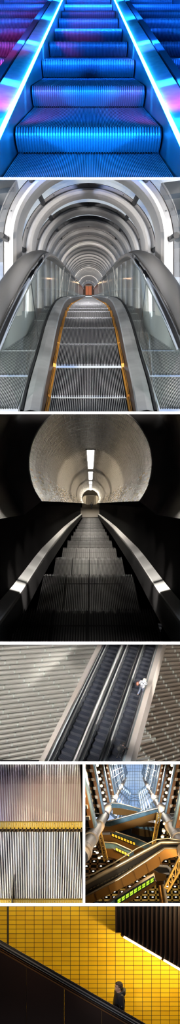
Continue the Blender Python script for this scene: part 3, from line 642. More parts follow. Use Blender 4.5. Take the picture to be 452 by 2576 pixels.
def figure(root, S, A, mats, head_yaw=0, head_pitch=0, legs=None, arms=None, hair='short', hood=False, jacket_len=.86, sub=2, jw=1.0):
    """S: scale. A: 3x3 matrix turning local axes (x ahead, y to its left, z up) into the scene. Feet at the root."""
    w0 = Vector(root['_w'])
    legs = legs or {1: ((.0, .10, .50), (-.03, .10, .09)), -1: ((.05, -.10, .50), (.03, -.10, .09))}
    arms = arms or {1: ((-.03, .25, 1.14), (.05, .27, .90)), -1: ((-.03, -.25, 1.14), (.05, -.27, .90))}
    T = lambda v: w0+A@(Vector(v)*S)
    nd = {'pelvis': ((0, 0, .96), (.13, .10)), 'spine': ((0, 0, 1.12), (.12, .10)), 'chest': ((0, 0, 1.32), (.15, .11)), 'neck0': ((-.005, 0, 1.47), .062), 'neck': ((.01, 0, 1.53), .055), 'skull': ((.015, 0, 1.60), .055)}
    ed = [('pelvis', 'spine'), ('spine', 'chest'), ('chest', 'neck0'), ('neck0', 'neck'), ('neck', 'skull')]
    for s in (-1, 1):
        n = str(s); kn, an = legs[s]; el, wr = arms[s]
        nd['hip'+n] = ((0, s*.10, .88), .088); nd['knee'+n] = (kn, .058); nd['calf'+n] = (tuple(Vector(kn).lerp(Vector(an), .35)), .054); nd['ank'+n] = (an, .038); nd['toe'+n] = ((an[0]+.15, an[1]*1.1, an[2]-.05), .035)
        nd['sh'+n] = ((0, s*.185, 1.42), .062); nd['el'+n] = (el, .042); nd['wr'+n] = (wr, .028)
        d = (Vector(wr)-Vector(el)).normalized(); pm = Vector(wr)+d*.06; nd['palm'+n] = (tuple(pm), (.038, .018))
        ed += [('pelvis', 'hip'+n), ('hip'+n, 'knee'+n), ('knee'+n, 'calf'+n), ('calf'+n, 'ank'+n), ('ank'+n, 'toe'+n), ('chest', 'sh'+n), ('sh'+n, 'el'+n), ('el'+n, 'wr'+n), ('wr'+n, 'palm'+n)]
    mb = MB(); V, Fc = skin_verts(nd, ed, sub); add_vf(mb, V, Fc)
    for s in (-1, 1):       # five fingers each, curled
        n = str(s); el, wr = map(Vector, arms[s]); d = (wr-el).normalized(); side = Vector((1, 0, 0))-d*d.x
        side.normalize(); inn = d.cross(side)*(-s); pm = wr+d*.085
        for q, ln in zip((-.027, -.009, .009, .027), (.055, .07, .075, .066)):
            a = pm+side*q; b = a+d*ln*.55+inn*.008; c = b+d*ln*.4+inn*.03
            fv, ff = skin_verts({'a': (a-d*.02, .0095), 'b': (b, .0085), 'c': (c, .007)}, [('a', 'b'), ('b', 'c')], 1); add_vf(mb, fv, ff)
        a = wr+d*.025+side*.03; b = a+d*.03+side*.022+inn*.01; c = b+d*.028+inn*.014
        fv, ff = skin_verts({'a': (a, .012), 'b': (b, .0105), 'c': (c, .008)}, [('a', 'b'), ('b', 'c')], 1); add_vf(mb, fv, ff)
    hc = (.015, 0, 1.52); R = head_mesh(mb, hc, head_yaw, head_pitch)
    mb.v = [T(v) for v in mb.v]
    body = mb.build('body', mats['skin'], root, smooth=True)
    if S > .5:
        rm = body.modifiers.new('one', 'REMESH'); rm.mode = 'VOXEL'; rm.voxel_size = .0065*S; rm.use_smooth_shade = True
    hv = lambda x, y, z: T(Vector(hc)+R@Vector((x, y, z)))
    e = MB()
    for s in (-1, 1): e.sphere(hv(.080, s*.031, .118), .0115*S, 0, 8)
    e.build('eyes', mats['eye'], root, smooth=True)
    e = MB(); 
    for s in (-1, 1): e.tube([hv(.093, s*.014, .134), hv(.091, s*.034, .139), hv(.080, s*.05, .133)], .0045*S, 0, 6)
    e.build('eyebrows', mats['hair'], root)
    MB().tube([hv(.080, -.024, .062), hv(.0915, -.01, .065), hv(.0915, .01, .065), hv(.080, .024, .062)], .0045*S, 0, 6).build('lips', mats.get('lips', mats['skin']), root, smooth=True)
    # hair
    h = MB(); rnd = random.Random(3)
    if hair == 'short':
        for th in range(0, 15):
            for ph in range(0, 26):
                a = 2*math.pi*ph/26; el_ = math.radians(-38+th*9)
                x = math.cos(a)*math.cos(el_); y = math.sin(a)*math.cos(el_); z = math.sin(el_)
                if x > .30 and z < .60: continue
                if x > -.12 and z < .12: continue
                c = hv(-.006+x*.098, y*.074, .132+z*.098+.006); h.sphere(c, (.019+.011*rnd.random())*S, 0, 6)
    elif hair == 'long':
        for th in range(0, 17):
            for ph in range(0, 24):
                a = 2*math.pi*ph/24; el_ = math.radians(-60+th*9)
                x = math.cos(a)*math.cos(el_); y = math.sin(a)*math.cos(el_); z = math.sin(el_)
                if x > .35 and z < .5: continue
                h.sphere(hv(-.01+x*.1, y*.084, .125+z*.11-(.05 if z < 0 else 0)), .028*S, 0, 6)
    h.build('hair', mats['hair'], root, smooth=True)
    # trousers and shoes
    tn = {'pelvis': ((0, 0, .95), (.145, .115)), 'waist': ((0, 0, 1.04), (.14, .11))}; te = [('pelvis', 'waist')]
    for s in (-1, 1):
        n = str(s); kn, an = legs[s]; tn['hip'+n] = ((0, s*.10, .87), .105); tn['knee'+n] = (kn, .076); tn['ank'+n] = ((an[0], an[1], an[2]+.02), .062); te += [('pelvis', 'hip'+n), ('hip'+n, 'knee'+n), ('knee'+n, 'ank'+n)]
        f, ff = skin_verts({'heel': ((an[0]-.05, an[1], an[2]-.045), .042), 'mid': ((an[0]+.05, an[1]*1.03, an[2]-.045), .045), 'toe': ((an[0]+.18, an[1]*1.12, an[2]-.055), .034)}, [('heel', 'mid'), ('mid', 'toe')], 2)
        q = MB(); add_vf(q, [T(v) for v in f], ff); q.build('shoe', mats['shoe'], root, smooth=True)
    V, Fc = skin_verts(tn, te); q = MB(); add_vf(q, [T(v) for v in V], Fc); q.build('trousers', mats['trousers'], root, smooth=True)
    # jacket
    jn = {'hem': ((0, 0, jacket_len), (.175*jw, .145*jw)), 'waist': ((0, 0, 1.08), (.17*jw, .145*jw)), 'chest': ((0, 0, 1.31), (.185*jw, .15*jw)), 'collar': ((-.005, 0, 1.475), .088)}
    je = [('hem', 'waist'), ('waist', 'chest'), ('chest', 'collar')]
    for s in (-1, 1):
        n = str(s); el, wr = arms[s]; jn['sh'+n] = ((-.005, s*.19, 1.415), .092*jw); jn['el'+n] = (el, .068*jw); jn['cuff'+n] = (tuple(Vector(el).lerp(Vector(wr), .97)), .048); je += [('chest', 'sh'+n), ('sh'+n, 'el'+n), ('el'+n, 'cuff'+n)]
    V, Fc = skin_verts(jn, je); q = MB(); add_vf(q, [T(v) for v in V], Fc); jk = q.build('jacket', mats['jacket'], root, smooth=True)
    if hood:
        q = MB(); pts = []; rs = []
        for k in range(15):
            a = math.radians(-145+290*k/14); pts.append(T((-.035-.115*math.cos(a)*(1 if abs(a) < 1.6 else .85), .105*math.sin(a), 1.485+.03*math.cos(a)))); rs.append((.040+.012*math.cos(a))*S)
        q.tube(pts, rs, 0, 12); q.sphere(T((-.135, 0, 1.42)), .075*S, 0, 12, (.9, 1.1, 1.2)); q.build('hood', mats['jacket'], jk, smooth=True)
        q = MB()
        for zz in (1.38, 1.26, 1.14, 1.02): 
            q.tube([T((.172*math.cos(a)*1.0, .172*math.sin(a)*1.05, zz)) for a in [2*math.pi*k/20 for k in range(21)]], .006*S, 0, 6)
        MB().sphere(T((.0, arms[1][0][1]+.06, 1.22)), .016*S, 0, 8).build('arm_badge', mats['badge'], jk)
    return T
# ================================================================ BAY 4: THREE ESCALATORS FROM ABOVE
bay(1621.2, 1915.4)
E4 = Frame(606, 906); V4 = 1059
M_tr4 = mat('blue_black_tread', (.075, .085, .125), .45, .3); M_ri4 = mat('shadow_black_riser', (.012, .013, .018), .6)  # risers in shadow: that shade is put in as near-black colour
M_fr4 = mat('champagne_metal', (.86, .82, .79), .35, .3, noise=.8, nscale=(.4, .25, .4), c2=(.72, .60, .50)); M_wh4 = mat('pale_balustrade', (.86, .86, .84), .3, .2); M_bl4 = mat('black_handrail', (.015, .016, .02), .3); M_gy4 = mat('grey_inner_deck', (.30, .31, .31), .35, .6)
A4 = 3.05e-4
def e4(u, v, t, uc): return E4(u, v, t-A4*(u-uc))
def steps4(parent, u0, u1, seed):
    uc = (u0+u1)/2; dt = .0190; t = 1.078
    d = Vector(((606-226)/100*dt, B*dt, (1288-906)/100*dt))
    mb = MB(); rows = []
    h = 8.0
    prof = [(0, V4+6), (dt*.10, V4+5.4), (dt, V4+6+h), (dt*1.0, V4+6+h+2)]
    # tread runs back and drops; riser climbs to the next nose
    mb.grid([[e4(u, V4+6, t, uc) for u in (u0, u1)], [e4(u, V4+6+h, t+dt, uc) for u in (u0, u1)]], 0)
    mb.grid([[e4(u, V4+6+h, t+dt, uc) for u in (u0, u1)], [e4(u, V4+6, t+dt, uc) for u in (u0, u1)]], 1)
    n = 10
    for j in range(n):
        u = u0+(u1-u0)*(j+.5)/n; a = e4(u, V4+5.9, t, uc); b = e4(u, V4+5.9+h, t+dt, uc); mb.poly([a, a+Vector((.006, 0, 0)), b+Vector((.006, 0, 0)), b], 1)
    o = mb.build('step', [M_tr4, M_ri4], parent, clip=False, origin=e4(uc, V4+6, t, uc))
    first = o
    for i in range(1, 28): cp(o, parent, d*i)
    for i in (-1, -2, -3, -4):
        mb2 = MB(); mb2.v = [v+d*i for v in mb.v]; mb2.f = mb.f[:]; mb2.m = mb.m[:]
        if mb2.v: mb2.build('step', [M_tr4, M_ri4], parent)
ts4 = [1.0, 1.6, 1.75]
def rails4(parent, prof, name, m, uc=None):
    return MB().grid([[E4(u, v, t) for u, v in prof] for t in ts4], 0, True).build(name, m, parent)
L4 = [(-493, -448, 'escalator lane beside the tan edge frame, without passengers'), (-416, -377, 'middle escalator lane, between the other two'), (-356, -318, 'escalator lane carrying two passengers')]
esc4 = []
for k, (a, b, lb) in enumerate(L4):
    e = thing('escalator', lb, 'escalator', E4((a+b)/2, V4+20, 1.06)); esc4.append(e); steps4(e, a, b, k)
    for s, x in ((-1, a), (1, b)):
        rails4(e, [(x, V4+20), (x+s*1.5, V4+20), (x+s*1.5, V4-6), (x, V4-6)], 'skirt_panel', M_gy4)
    wl = 8 if k == 0 else 9; wr = 13 if k == 0 else (8 if k == 1 else 6)
    rails4(e, [(a-1.5, V4-2), (a-wl*.55, V4-9), (a-wl*.55, V4+4), (a-1.5, V4+4)], 'inner_deck', M_wh4)
    rails4(e, [(b+1.5, V4-2), (b+4.5, V4-16), (b+6.5, V4-16), (b+6.5, V4+8), (b+1.5, V4+8)], 'handrail', M_bl4)
    rails4(e, [(a-wl*.55, V4-15), (a-wl*.95, V4-15), (a-wl*.95, V4+4), (a-wl*.55, V4+4)], 'handrail', M_bl4)
    rails4(e, [(b+6.5, V4-10), (b+wr, V4-10), (b+wr, V4+5), (b+6.5, V4+5)], 'outer_deck', M_wh4)
e = esc4[0]
rails4(e, [(-513, V4-2), (-503, V4-4), (-503, V4+8), (-513, V4+8)], 'glass_panel', mat('frosted_glass_panel', (.62, .68, .70), .25))
def frame4(u0, u1, lb):
    o = MB().grid([[E4(u0, V4-10, t), E4(u1, V4-14, t), E4(u1, V4+40, t), E4(u0, V4+40, t)] for t in ts4], 0, True).build('edge_frame', M_fr4)
    return tag(o, lb, 'frame')
frame4(-529, -512.5, 'tan metal edge frame along the passenger-free escalator'); frame4(-305, -288, 'silvery pink metal edge frame beside the lane with passengers')
rails4(esc4[2], [(-312, V4-3), (-305, V4-6), (-305, V4+8), (-312, V4+8)], 'glass_panel', MATS['frosted_glass_panel'])
for u0, u1, k in ((-433, -426, 1), (-426, -421.5, 1), (-367.5, -363, 2)):
    rails4(esc4[k], [(u0, V4-6-abs(u0)%3), (u1-1, V4-8-abs(u0)%3), (u1-1, V4+5), (u0, V4+5)], 'centre_deck', M_gy4 if int(u0) % 2 else M_wh4)
# the wavy glass-brick floor on both sides
M_brk = mat('frosted_glass_brick', (.62, .59, .55), .32, noise=.9, nscale=(.25, .25, .25), c2=(.44, .44, .42)); M_brd = mat('brown_glass_brick', (.40, .35, .30), .3, noise=.9, nscale=(.35, .3, .35), c2=(.25, .19, .14))
M_end = mat('clear_brick_end', (.80, .84, .80), .2); M_gap = mat('dark_brick_gap', (.12, .11, .10), .8)  # dark grey for the gaps between bricks
def bricks(name, t, fx, m, rows, y0, pitch, ln, x0, x1, slope, shift):
    mb = MB()
    for r in range(rows):
        yb = y0+pitch*r; off = (shift*r) % ln
        x = x0-ln+off
        while x < x1:
            L = ln*(1 if random.random() < .97 else .5); xa, xb = x, x+L-.35; x += L
            def yy(xx): return yb+slope(yb)*(xx-fx)
            prof = [(0.3, .0), (1.2, .20), (3.6, .30), (pitch*.62, .22), (pitch*.86, .10), (pitch*.98, 0.0)]
            rowsq = []
            for xx, ex in ((xa, 0), (xa+1.6, 0), (xb-1.6, 0), (xb, 0)):
                rowsq.append([P(xx, yy(xx)+dy, t)-Vector((0, dz, 0)) for dy, dz in prof])
            mb.grid(rowsq[1:3], 0)
            for q in (0, 2):
                rr = [[p-Vector((0, .06, 0)) for p in rowsq[q]], [p-Vector((0, .06, 0)) for p in rowsq[q+1]]]; mb.grid(rr, 1)
    return struct(mb.build(name, [m, M_end]))
bricks('wall_left_bricks', 1.62, 0, M_brk, 34, 1600, 12.4, 62, -170, 330, lambda y: -.06-.12*(y-1620)/300, 12)
bricks('wall_right_bricks', 1.62, 400, M_brd, 40, 1600, 11.0, 37, 345, 620, lambda y: -.03-.30*(y-1620)/300, 6.5)
a = [P(x, y, 1.625) for x, y in ((-160, 1610), (612, 1610), (612, 1925), (-160, 1925))]
struct(MB().prism(a, [p+Vector((0, .3, 0)) for p in a]).build('wall_bedding', M_gap))
# the two passengers
skin = mat('skin', (.62, .38, .28), .5); M_eye = mat('dark_eye', (.02, .015, .012), .2)
def checks():
    m = mat('black_white_check', (.02, .02, .025), .8); t = m.node_tree; b = t.nodes['Principled BSDF']
    c = N(t, 'ShaderNodeTexCoord'); k = N(t, 'ShaderNodeTexChecker'); k.inputs['Scale'].default_value = 24; k.inputs[1].default_value = (.015, .016, .025, 1); k.inputs[2].default_value = (.45, .45, .47, 1)
    t.links.new(c.outputs['Object'], k.inputs[0]); t.links.new(k.outputs[0], b.inputs['Base Color']); return m
def tilt(az, back):
    "turn so that it faces az (radians, in its own ground plane), then lean its up axis towards the viewer"
    return Matrix.Rotation(back, 3, 'X')@Matrix.Rotation(az, 3, 'Z')
Rz = lambda a: Matrix.Rotation(a, 3, 'Y')
pw = thing('person', 'person in a black and white checked jacket with fair hair and a brown bag', 'person', P(350, 1749, 1.26))
A = Rz(math.radians(14))@tilt(math.radians(75), math.radians(40))
mats_w = dict(skin=skin, eye=M_eye, hair=mat('fair_hair', (.72, .52, .28), .5), trousers=mat('dark_denim', (.05, .06, .085), .8), shoe=mat('dark_shoe', (.02, .02, .02), .5), jacket=checks(), badge=M_wh4)
Tw = figure(pw, .45, A, mats_w, head_yaw=-.3, legs={1: ((.06, .10, .5), (-.10, .10, .12)), -1: ((.10, -.10, .52), (.10, -.10, .10))}, arms={1: ((.0, .28, 1.16), (.12, .22, 1.0)), -1: ((.05, -.27, 1.2), (.17, -.10, 1.38))}, hair='long', jacket_len=.80)
bagm = mat('tan_leather', (.09, .025, .010), .5)
bg_ = thing('shoulder_bag', 'brown leather bag hanging from the checked jacket shoulder', 'bag', Tw((-.02, .36, 1.02)))
q = MB(); q.sphere(Tw((-.02, .36, 1.05)), .055, 0, 12, (1.0, .7, 1.2)); q.build('bag_body', bagm, bg_, smooth=True); MB().tube([Tw((-.02, .36, 1.12)), Tw((-.01, .27, 1.40)), Tw((.0, .18, 1.50))], .006, 0, 6).build('strap', bagm, bg_)
pm = thing('person', 'person in dark clothes with short dark hair and a backpack', 'person', P(297, 1908, 1.050))
A = Rz(math.radians(16))@tilt(math.radians(75), math.radians(40))
mats_m = dict(skin=skin, eye=M_eye, hair=mat('black_hair', (.025, .02, .018), .5), trousers=mat('black_trousers', (.015, .015, .02), .8), shoe=MATS['dark_shoe'], jacket=mat('black_jacket', (.030, .030, .036), .7), badge=M_wh4)
Tm = figure(pm, .385, A, mats_m, legs={1: ((.08, .10, .5), (-.08, .10, .12)), -1: ((.12, -.10, .52), (.12, -.10, .10))}, arms={1: ((.0, .27, 1.14), (.14, .2, .98)), -1: ((.06, -.30, 1.18), (.22, -.33, 1.08))}, jacket_len=.76)
bp = thing('backpack', 'grey backpack carried by the person in dark clothes', 'backpack', Tm((-.16, .1, 1.1)))
q = MB(); q.sphere(Tm((-.20, .16, 1.22)), .062, 0, 12, (.9, .8, 1.1)); q.build('pack_body', mat('grey_canvas', (.06, .058, .055), .8), bp, smooth=True); MB().tube([Tm((-.12, .12, 1.05)), Tm((-.03, .17, 1.46)), Tm((.12, .12, 1.3))], .008, 0, 6).build('strap', MATS['grey_canvas'], bp)
bay(1042, 1614.4)
pf = thing('person', 'small dark silhouette of a person walking at the far bottom of the tunnel', 'person', P(230, 1282, 12.1))
figure(pf, 1.25, Matrix.Rotation(math.radians(80), 3, 'Z'), dict(skin=skin, eye=M_eye, hair=MATS['black_hair'], trousers=MATS['black_trousers'], shoe=MATS['dark_shoe'], jacket=MATS['black_jacket'], badge=M_wh4), legs={1: ((.12, .10, .5), (.10, .10, .09)), -1: ((-.02, -.10, .5), (-.28, -.10, .16))}, sub=1)
# ================================================================ BAY 5: CLOSE-UP OF TWO GROOVED STEPS
bay(1922.4, 2272, -158, 207.6)
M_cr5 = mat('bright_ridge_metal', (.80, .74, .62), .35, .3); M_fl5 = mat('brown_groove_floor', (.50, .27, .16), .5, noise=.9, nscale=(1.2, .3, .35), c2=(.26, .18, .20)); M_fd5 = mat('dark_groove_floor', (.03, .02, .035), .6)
M_y5 = mat('yellow_comb_paint', (.95, .66, .06), .45, noise=.7, nscale=(9, 9, 9), c2=(.85, .52, .05)); M_y5d = mat('painted_gap_shadow', (.10, .06, .03), .6)
E5 = Frame(104, -1000)
def ridged(y0, y1, t0, t1, n, x0, x1, floor, deep0, deep1, duty, parent, name='ridge_plate'):
    mb = MB(); st = []
    for i in range(9):
        s = i/8; t = t0+(t1-t0)*s; y = y0+(y1-y0)*s
        f = (y+1000)/(y0+1000); L = P(104+(x0-104)*f, y, t); R = P(104+(x1-104)*f, y, t)
        g = Vector((0, deep0 if s < .7 else deep0+(deep1-deep0)*(s-.7)/.3, 0))
        st.append((L, R, g))
    ribbed(mb, st, n, duty); return mb.build(name, [M_cr5, floor], parent)
t5 = 1.07
up = thing('escalator_step', 'upper grooved step with brown groove floors and a yellow front edge', 'step', P(104, 2090, t5))
ridged(2070, 1915, t5, t5+.02, 80, -146, 206+.5, M_fl5, .04, .6, .34, up)  # grooves deepened towards the top end to put shade there
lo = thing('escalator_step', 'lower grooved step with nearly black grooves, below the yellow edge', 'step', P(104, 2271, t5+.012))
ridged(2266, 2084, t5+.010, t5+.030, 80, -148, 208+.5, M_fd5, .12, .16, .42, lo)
def comb5(parent, y0, y1, t, teeth):
    mb = MB(); z = .16; x = -150; pit = 4.42
    a = [P(-150, y0, t), P(211, y0, t), P(211, y1, t), P(-150, y1, t)]
    mb.prism(a, [p+Vector((0, .12, 0)) for p in a], 0)
    while x < 208:
        a = [P(x, y0, t), P(x+1.5, y0, t), P(x+1.5, y1-3, t), P(x, y1-3, t)]; mb.prism([p-Vector((0, .02, 0)) for p in a], a, 2); x += pit
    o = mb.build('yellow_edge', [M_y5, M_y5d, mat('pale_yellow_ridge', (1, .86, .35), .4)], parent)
    k = MB(); random.seed(3)
    for _ in range(26):
        x = random.uniform(-140, 206); y = random.uniform(y0+1, y0+5); a = .35+random.random()*.7; k.poly([P(x+a*math.cos(q), y+a*math.sin(q), t)-Vector((0, .024, 0)) for q in [i*math.pi/3 for i in range(6)]])
    k.build('screw_holes', M_gap, o)
    if teeth:
        x = -150; tm = MB(); i = 0
        while x < 208:
            tm.prism([P(x, y1, t), P(x+7, y1, t), P(x+7, y1+3.4, t), P(x, y1+3.4, t)], [P(x, y1, t)+Vector((0, .12, 0)), P(x+7, y1, t)+Vector((0, .12, 0)), P(x+7, y1+3.4, t)+Vector((0, .12, 0)), P(x, y1+3.4, t)+Vector((0, .12, 0))], 0)
            x += 9.9; i += 1
        tm.build('comb_teeth', [M_y5], parent)
    return o
comb5(up, 2068.5, 2082, t5-.004, True)
mb = MB(); a = [P(-150, 2082, t5+.008), P(211, 2082, t5+.008), P(211, 2092, t5+.010), P(-150, 2092, t5+.010)]; mb.prism(a, [p+Vector((0, .1, 0)) for p in a])  # dark plate carrying the gap's shadow in its colour
x = -150
while x < 208:
    mb.bar(P(x, 2083, t5+.004), P(x-3, 2091, t5+.008), .045, .05, 1); x += 9.9
mb.build('riser_lip', [M_y5d, mat('ochre_tooth_metal', (.22, .14, .07), .5)], up)
comb5(lo, 2264, 2280, t5+.004, False)
MB().prism([P(29, 2200, t5+.005), P(30.6, 2200, t5+.005), P(30.6, 2276, t5), P(29, 2276, t5)], [P(29, 2200, t5+.01), P(30.6, 2200, t5+.01), P(30.6, 2276, t5+.01), P(29, 2276, t5+.01)]).build('broken_groove', M_gap, lo)
# ================================================================ BAY 7: YELLOW TILED WALL
bay(2279, 2682)
def wall_tiles():
    m = bpy.data.materials.new('yellow_wall_tile'); m.use_nodes = True; t = m.node_tree; b = t.nodes['Principled BSDF']; b.inputs['Roughness'].default_value = .38
    g = N(t, 'ShaderNodeNewGeometry'); sx = N(t, 'ShaderNodeSeparateXYZ'); t.links.new(g.outputs['Position'], sx.inputs[0])
    def M(op, a, c, c2=None):
        n = N(t, 'ShaderNodeMath', operation=op)
        for i, v in enumerate((a, c, c2)):
            if v is None: continue
            if isinstance(v, (int, float)): n.inputs[i].default_value = v
            else: t.links.new(v, n.inputs[i])
        return n.outputs[0]
    T7 = 1.13; px = .01*T7; ux = M('MULTIPLY_ADD', sx.outputs[0], 1/(22.67*px), -(244.5-226)*px/(22.67*px)+100+.022); z0 = CZ+(1288-2292.3)*px
    uz = M('MULTIPLY_ADD', sx.outputs[2], 1/(11.42*px), -z0/(11.42*px)+100)
    fx = M('FRACT', ux, 0); fz = M('FRACT', uz, 0)
    gr = M('MAXIMUM', M('LESS_THAN', fx, .05), M('LESS_THAN', fz, .105))
    fl = N(t, 'ShaderNodeCombineXYZ'); t.links.new(M('FLOOR', ux, 0), fl.inputs[0]); t.links.new(M('FLOOR', uz, 0), fl.inputs[1])
    wn = N(t, 'ShaderNodeTexWhiteNoise'); wn.noise_dimensions = '2D'; t.links.new(fl.outputs[0], wn.inputs['Vector'])
    r = N(t, 'ShaderNodeValToRGB'); r.color_ramp.elements[0].color = (.72, .40, .012, 1); r.color_ramp.elements[1].color = (.83, .50, .018, 1); t.links.new(wn.outputs['Value'], r.inputs[0])
    mx = N(t, 'ShaderNodeMix', data_type='RGBA'); t.links.new(gr, mx.inputs[0]); t.links.new(r.outputs[0], mx.inputs[6]); mx.inputs[7].default_value = (.03, .02, .012, 1)
    t.links.new(mx.outputs[2], b.inputs['Base Color']); return m
T7 = 1.13
a = [P(x, y, T7) for x, y in ((-160, 2270), (612, 2270), (612, 2690), (-160, 2690))]
struct(MB().prism(a, [p+Vector((0, .3, 0)) for p in a]).build('wall_yellow_tiles', wall_tiles()))
j = MB().bar(P(20.3, 2270, T7-.002), P(20.3, 2690, T7-.002), .035, .06).build('trim_expansion_joint', M_gask); struct(j)
M_sof = mat('dark_brown_ribbed_metal', (.010, .005, .004), .5); M_sofr = mat('dark_brown_rib', (.022, .010, .007), .45)
so = thing('ribbed_soffit', 'dark brown ribbed ceiling panel sloping above the yellow wall', 'ceiling panel', P(400, 2410, 1.09))
low = lambda x: 2352.5+(x-304)*.583
a = [(289.5, 2270), (620, 2270), (620, low(620)-4), (304, low(304)-6), (289.5, 2347)]
MB().prism([P(x, y, 1.085) for x, y in a], [P(x, y, 1.128) for x, y in a]).build('panel', M_sof, so)
x = 292; mb = MB()
while x < 612:
    mb.bar(P(x, 2270, 1.082), P(x, low(x)-7 if x > 304 else 2346, 1.082), .045, .06); x += 11.2
mb.build('ribs', M_sofr, so)
M_lamp7 = mat('warm_white_strip', (1, .9, .7), .4, em=(1, .86, .52), es=11); M_hou = mat('brown_lamp_housing', (.12, .05, .02), .5)
for (xa, xb, lb) in ((311, 405, 'longer glowing strip light under the ribbed panel, above the person'), (411, 520, 'strip light under the ribbed panel cut off by the picture edge')):
    r = thing('strip_light', lb, 'light', P((xa+xb)/2, low((xa+xb)/2), 1.088))
    MB().tube([P(xa, low(xa)+.3, 1.087), P(xb, low(xb)+.3, 1.087)], .026, seg=8).build('tube', M_lamp7, r)
    MB().bar(P(xa-7, low(xa-7)-3.2, 1.09), P(xb+1, low(xb+1)-3.2, 1.09), .05, .12).build('housing', M_hou, r)
    MB().bar(P(xa-6, low(xa-6)-.5, 1.087), P(xa-1, low(xa-1)-.5, 1.087), .045, .06).build('end_cap', M_hou, r)
def aim(l, d): l.rotation_euler = Vector(d).to_track_quat('-Z', 'Y').to_euler()
l = area('lamp_strip', P(365, low(365)+6, 1.095), P(345, 2470, 1.125), 1.6, .06, 36, (1, .82, .45))
dx = (P(405, low(405), 1.09)-P(311, low(311), 1.09)).normalized(); zz = -(P(340, 2470, 1.128)-P(365, low(365)+6, 1.095)).normalized(); zz = (zz-dx*zz.dot(dx)).normalized(); yy = zz.cross(dx)
l.rotation_euler = Matrix((dx, yy, zz)).transposed().to_euler()
l2 = area('lamp_strip', P(470, low(470)+6, 1.095), P(450, 2520, 1.125), 1.3, .06, 28, (1, .82, .45)); l2.rotation_euler = l.rotation_euler
area('fill_hall', P(20, 2281+3, 1.045), P(120, 2420, 1.13), 2.6, .25, 85, (1, .86, .58))  # added wide fill for the upper left of the wall, no lamp there
# escalator balustrade in front
b7 = thing('escalator', 'escalator side with dark panels and striped handrail in front of yellow tiles', 'escalator', P(150, 2576, 1.05))
top = lambda x: 2363.3+x*.5775
def band7(y0, y1, t0, t1, m, name, smooth=False):
    xs = (-165, 560); rows = []
    for x in xs: rows.append([P(x, top(x)+y0, t0), P(x, top(x)+y1, t0), P(x, top(x)+y1, t1), P(x, top(x)+y0, t1)])
    return MB().prism(rows[0], rows[1], 0).build(name, m, b7)
M_ral = mat('aluminium_and_highlight', (.50, .44, .42), .3, .7); M_rl2 = mat('pale_edge_strip', (.75, .72, .7), .25, .7); M_pan = mat('dark_brown_side_panel', (.040, .014, .007), .45, noise=.8, nscale=(.7, .7, .9), c2=(.020, .008, .005)); M_brn = mat('brown_edge_strip', (.22, .10, .04), .4, .4)
rows = []
for x in (-165, 560): rows.append([P(x, top(x)+4+3.4*math.cos(a), 1.05+.0022*math.sin(a)) for a in [k*math.pi/6 for k in range(12)]])
MB().grid(rows, 0, True).build('handrail', mat('black_rubber_belt', (.02, .018, .018), .3), b7, smooth=True)
band7(.6, 1.3, 1.0478, 1.049, M_ral, 'belt_highlight_strip')  # edge highlight of the belt, drawn as a grey metal strip
band7(7, 27, 1.048, 1.056, M_blackrub, 'guide_body')
band7(8.5, 12, 1.0465, 1.048, M_ral, 'guide_strip'); band7(16.5, 18, 1.0465, 1.048, M_rl2, 'guide_strip'); band7(22.5, 23.6, 1.0465, 1.048, M_brn, 'guide_strip')
band7(27, 32, 1.045, 1.056, M_brn, 'lower_strip')
for i, (xa, xb) in enumerate(((-160, -30), (-29, 65.5), (66.5, 160.7), (161.7, 255), (256, 350), (351, 545))):
    a = [P(xa, top(xa)+31, 1.045), P(xb, top(xb)+31, 1.045), P(xb, 2690, 1.045), P(xa, 2690, 1.045)]
    if top(xa)+31 < 2685: MB().prism(a, [p+Vector((0, .2, 0)) for p in a]).build('side_panel', M_pan, b7)
# steps behind the balustrade that carry the rider
M_st7 = mat('dark_step', (.05, .045, .04), .5, .4)
for k in range(8):
    x = 250+k*22; a = [P(x, 2617+(x-290)*.5775, 1.07), P(x+22, 2617+(x-290)*.5775, 1.07), P(x+22, 2640+13+(x-290)*.5775, 1.07), P(x, 2640+13+(x-290)*.5775, 1.07)]
    if 2617+(x-290)*.5775 > 2665 or k < 4: MB().prism(a, [p+Vector((0, 1.4, 0)) for p in a]).build('step', M_st7, b7)
# the rider
pr = thing('person', 'person with short dark curly hair in a black hooded jacket riding past yellow tiles', 'person', P(297.5, 2619, 1.085))
m7 = dict(skin=mat('rider_skin', (.60, .36, .26), .5), eye=M_eye, hair=mat('dark_brown_hair', (.045, .024, .014), .5), trousers=mat('navy_jeans', (.04, .045, .07), .8), shoe=MATS['dark_shoe'], jacket=mat('black_padded_jacket', (.022, .022, .028), .45, noise=.6, nscale=(30, 30, 14), c2=(.012, .012, .016), bump=.25), badge=mat('grey_badge', (.25, .27, .3), .4, .5), lips=mat('lips', (.45, .2, .16), .5))  # skin colour of the rider
A = Matrix.Rotation(math.radians(9), 3, 'X')@Matrix.Rotation(math.radians(180+14), 3, 'Z')
figure(pr, .985, A, m7, head_yaw=.05, head_pitch=-.06, hood=True, jacket_len=.84, jw=1.13)
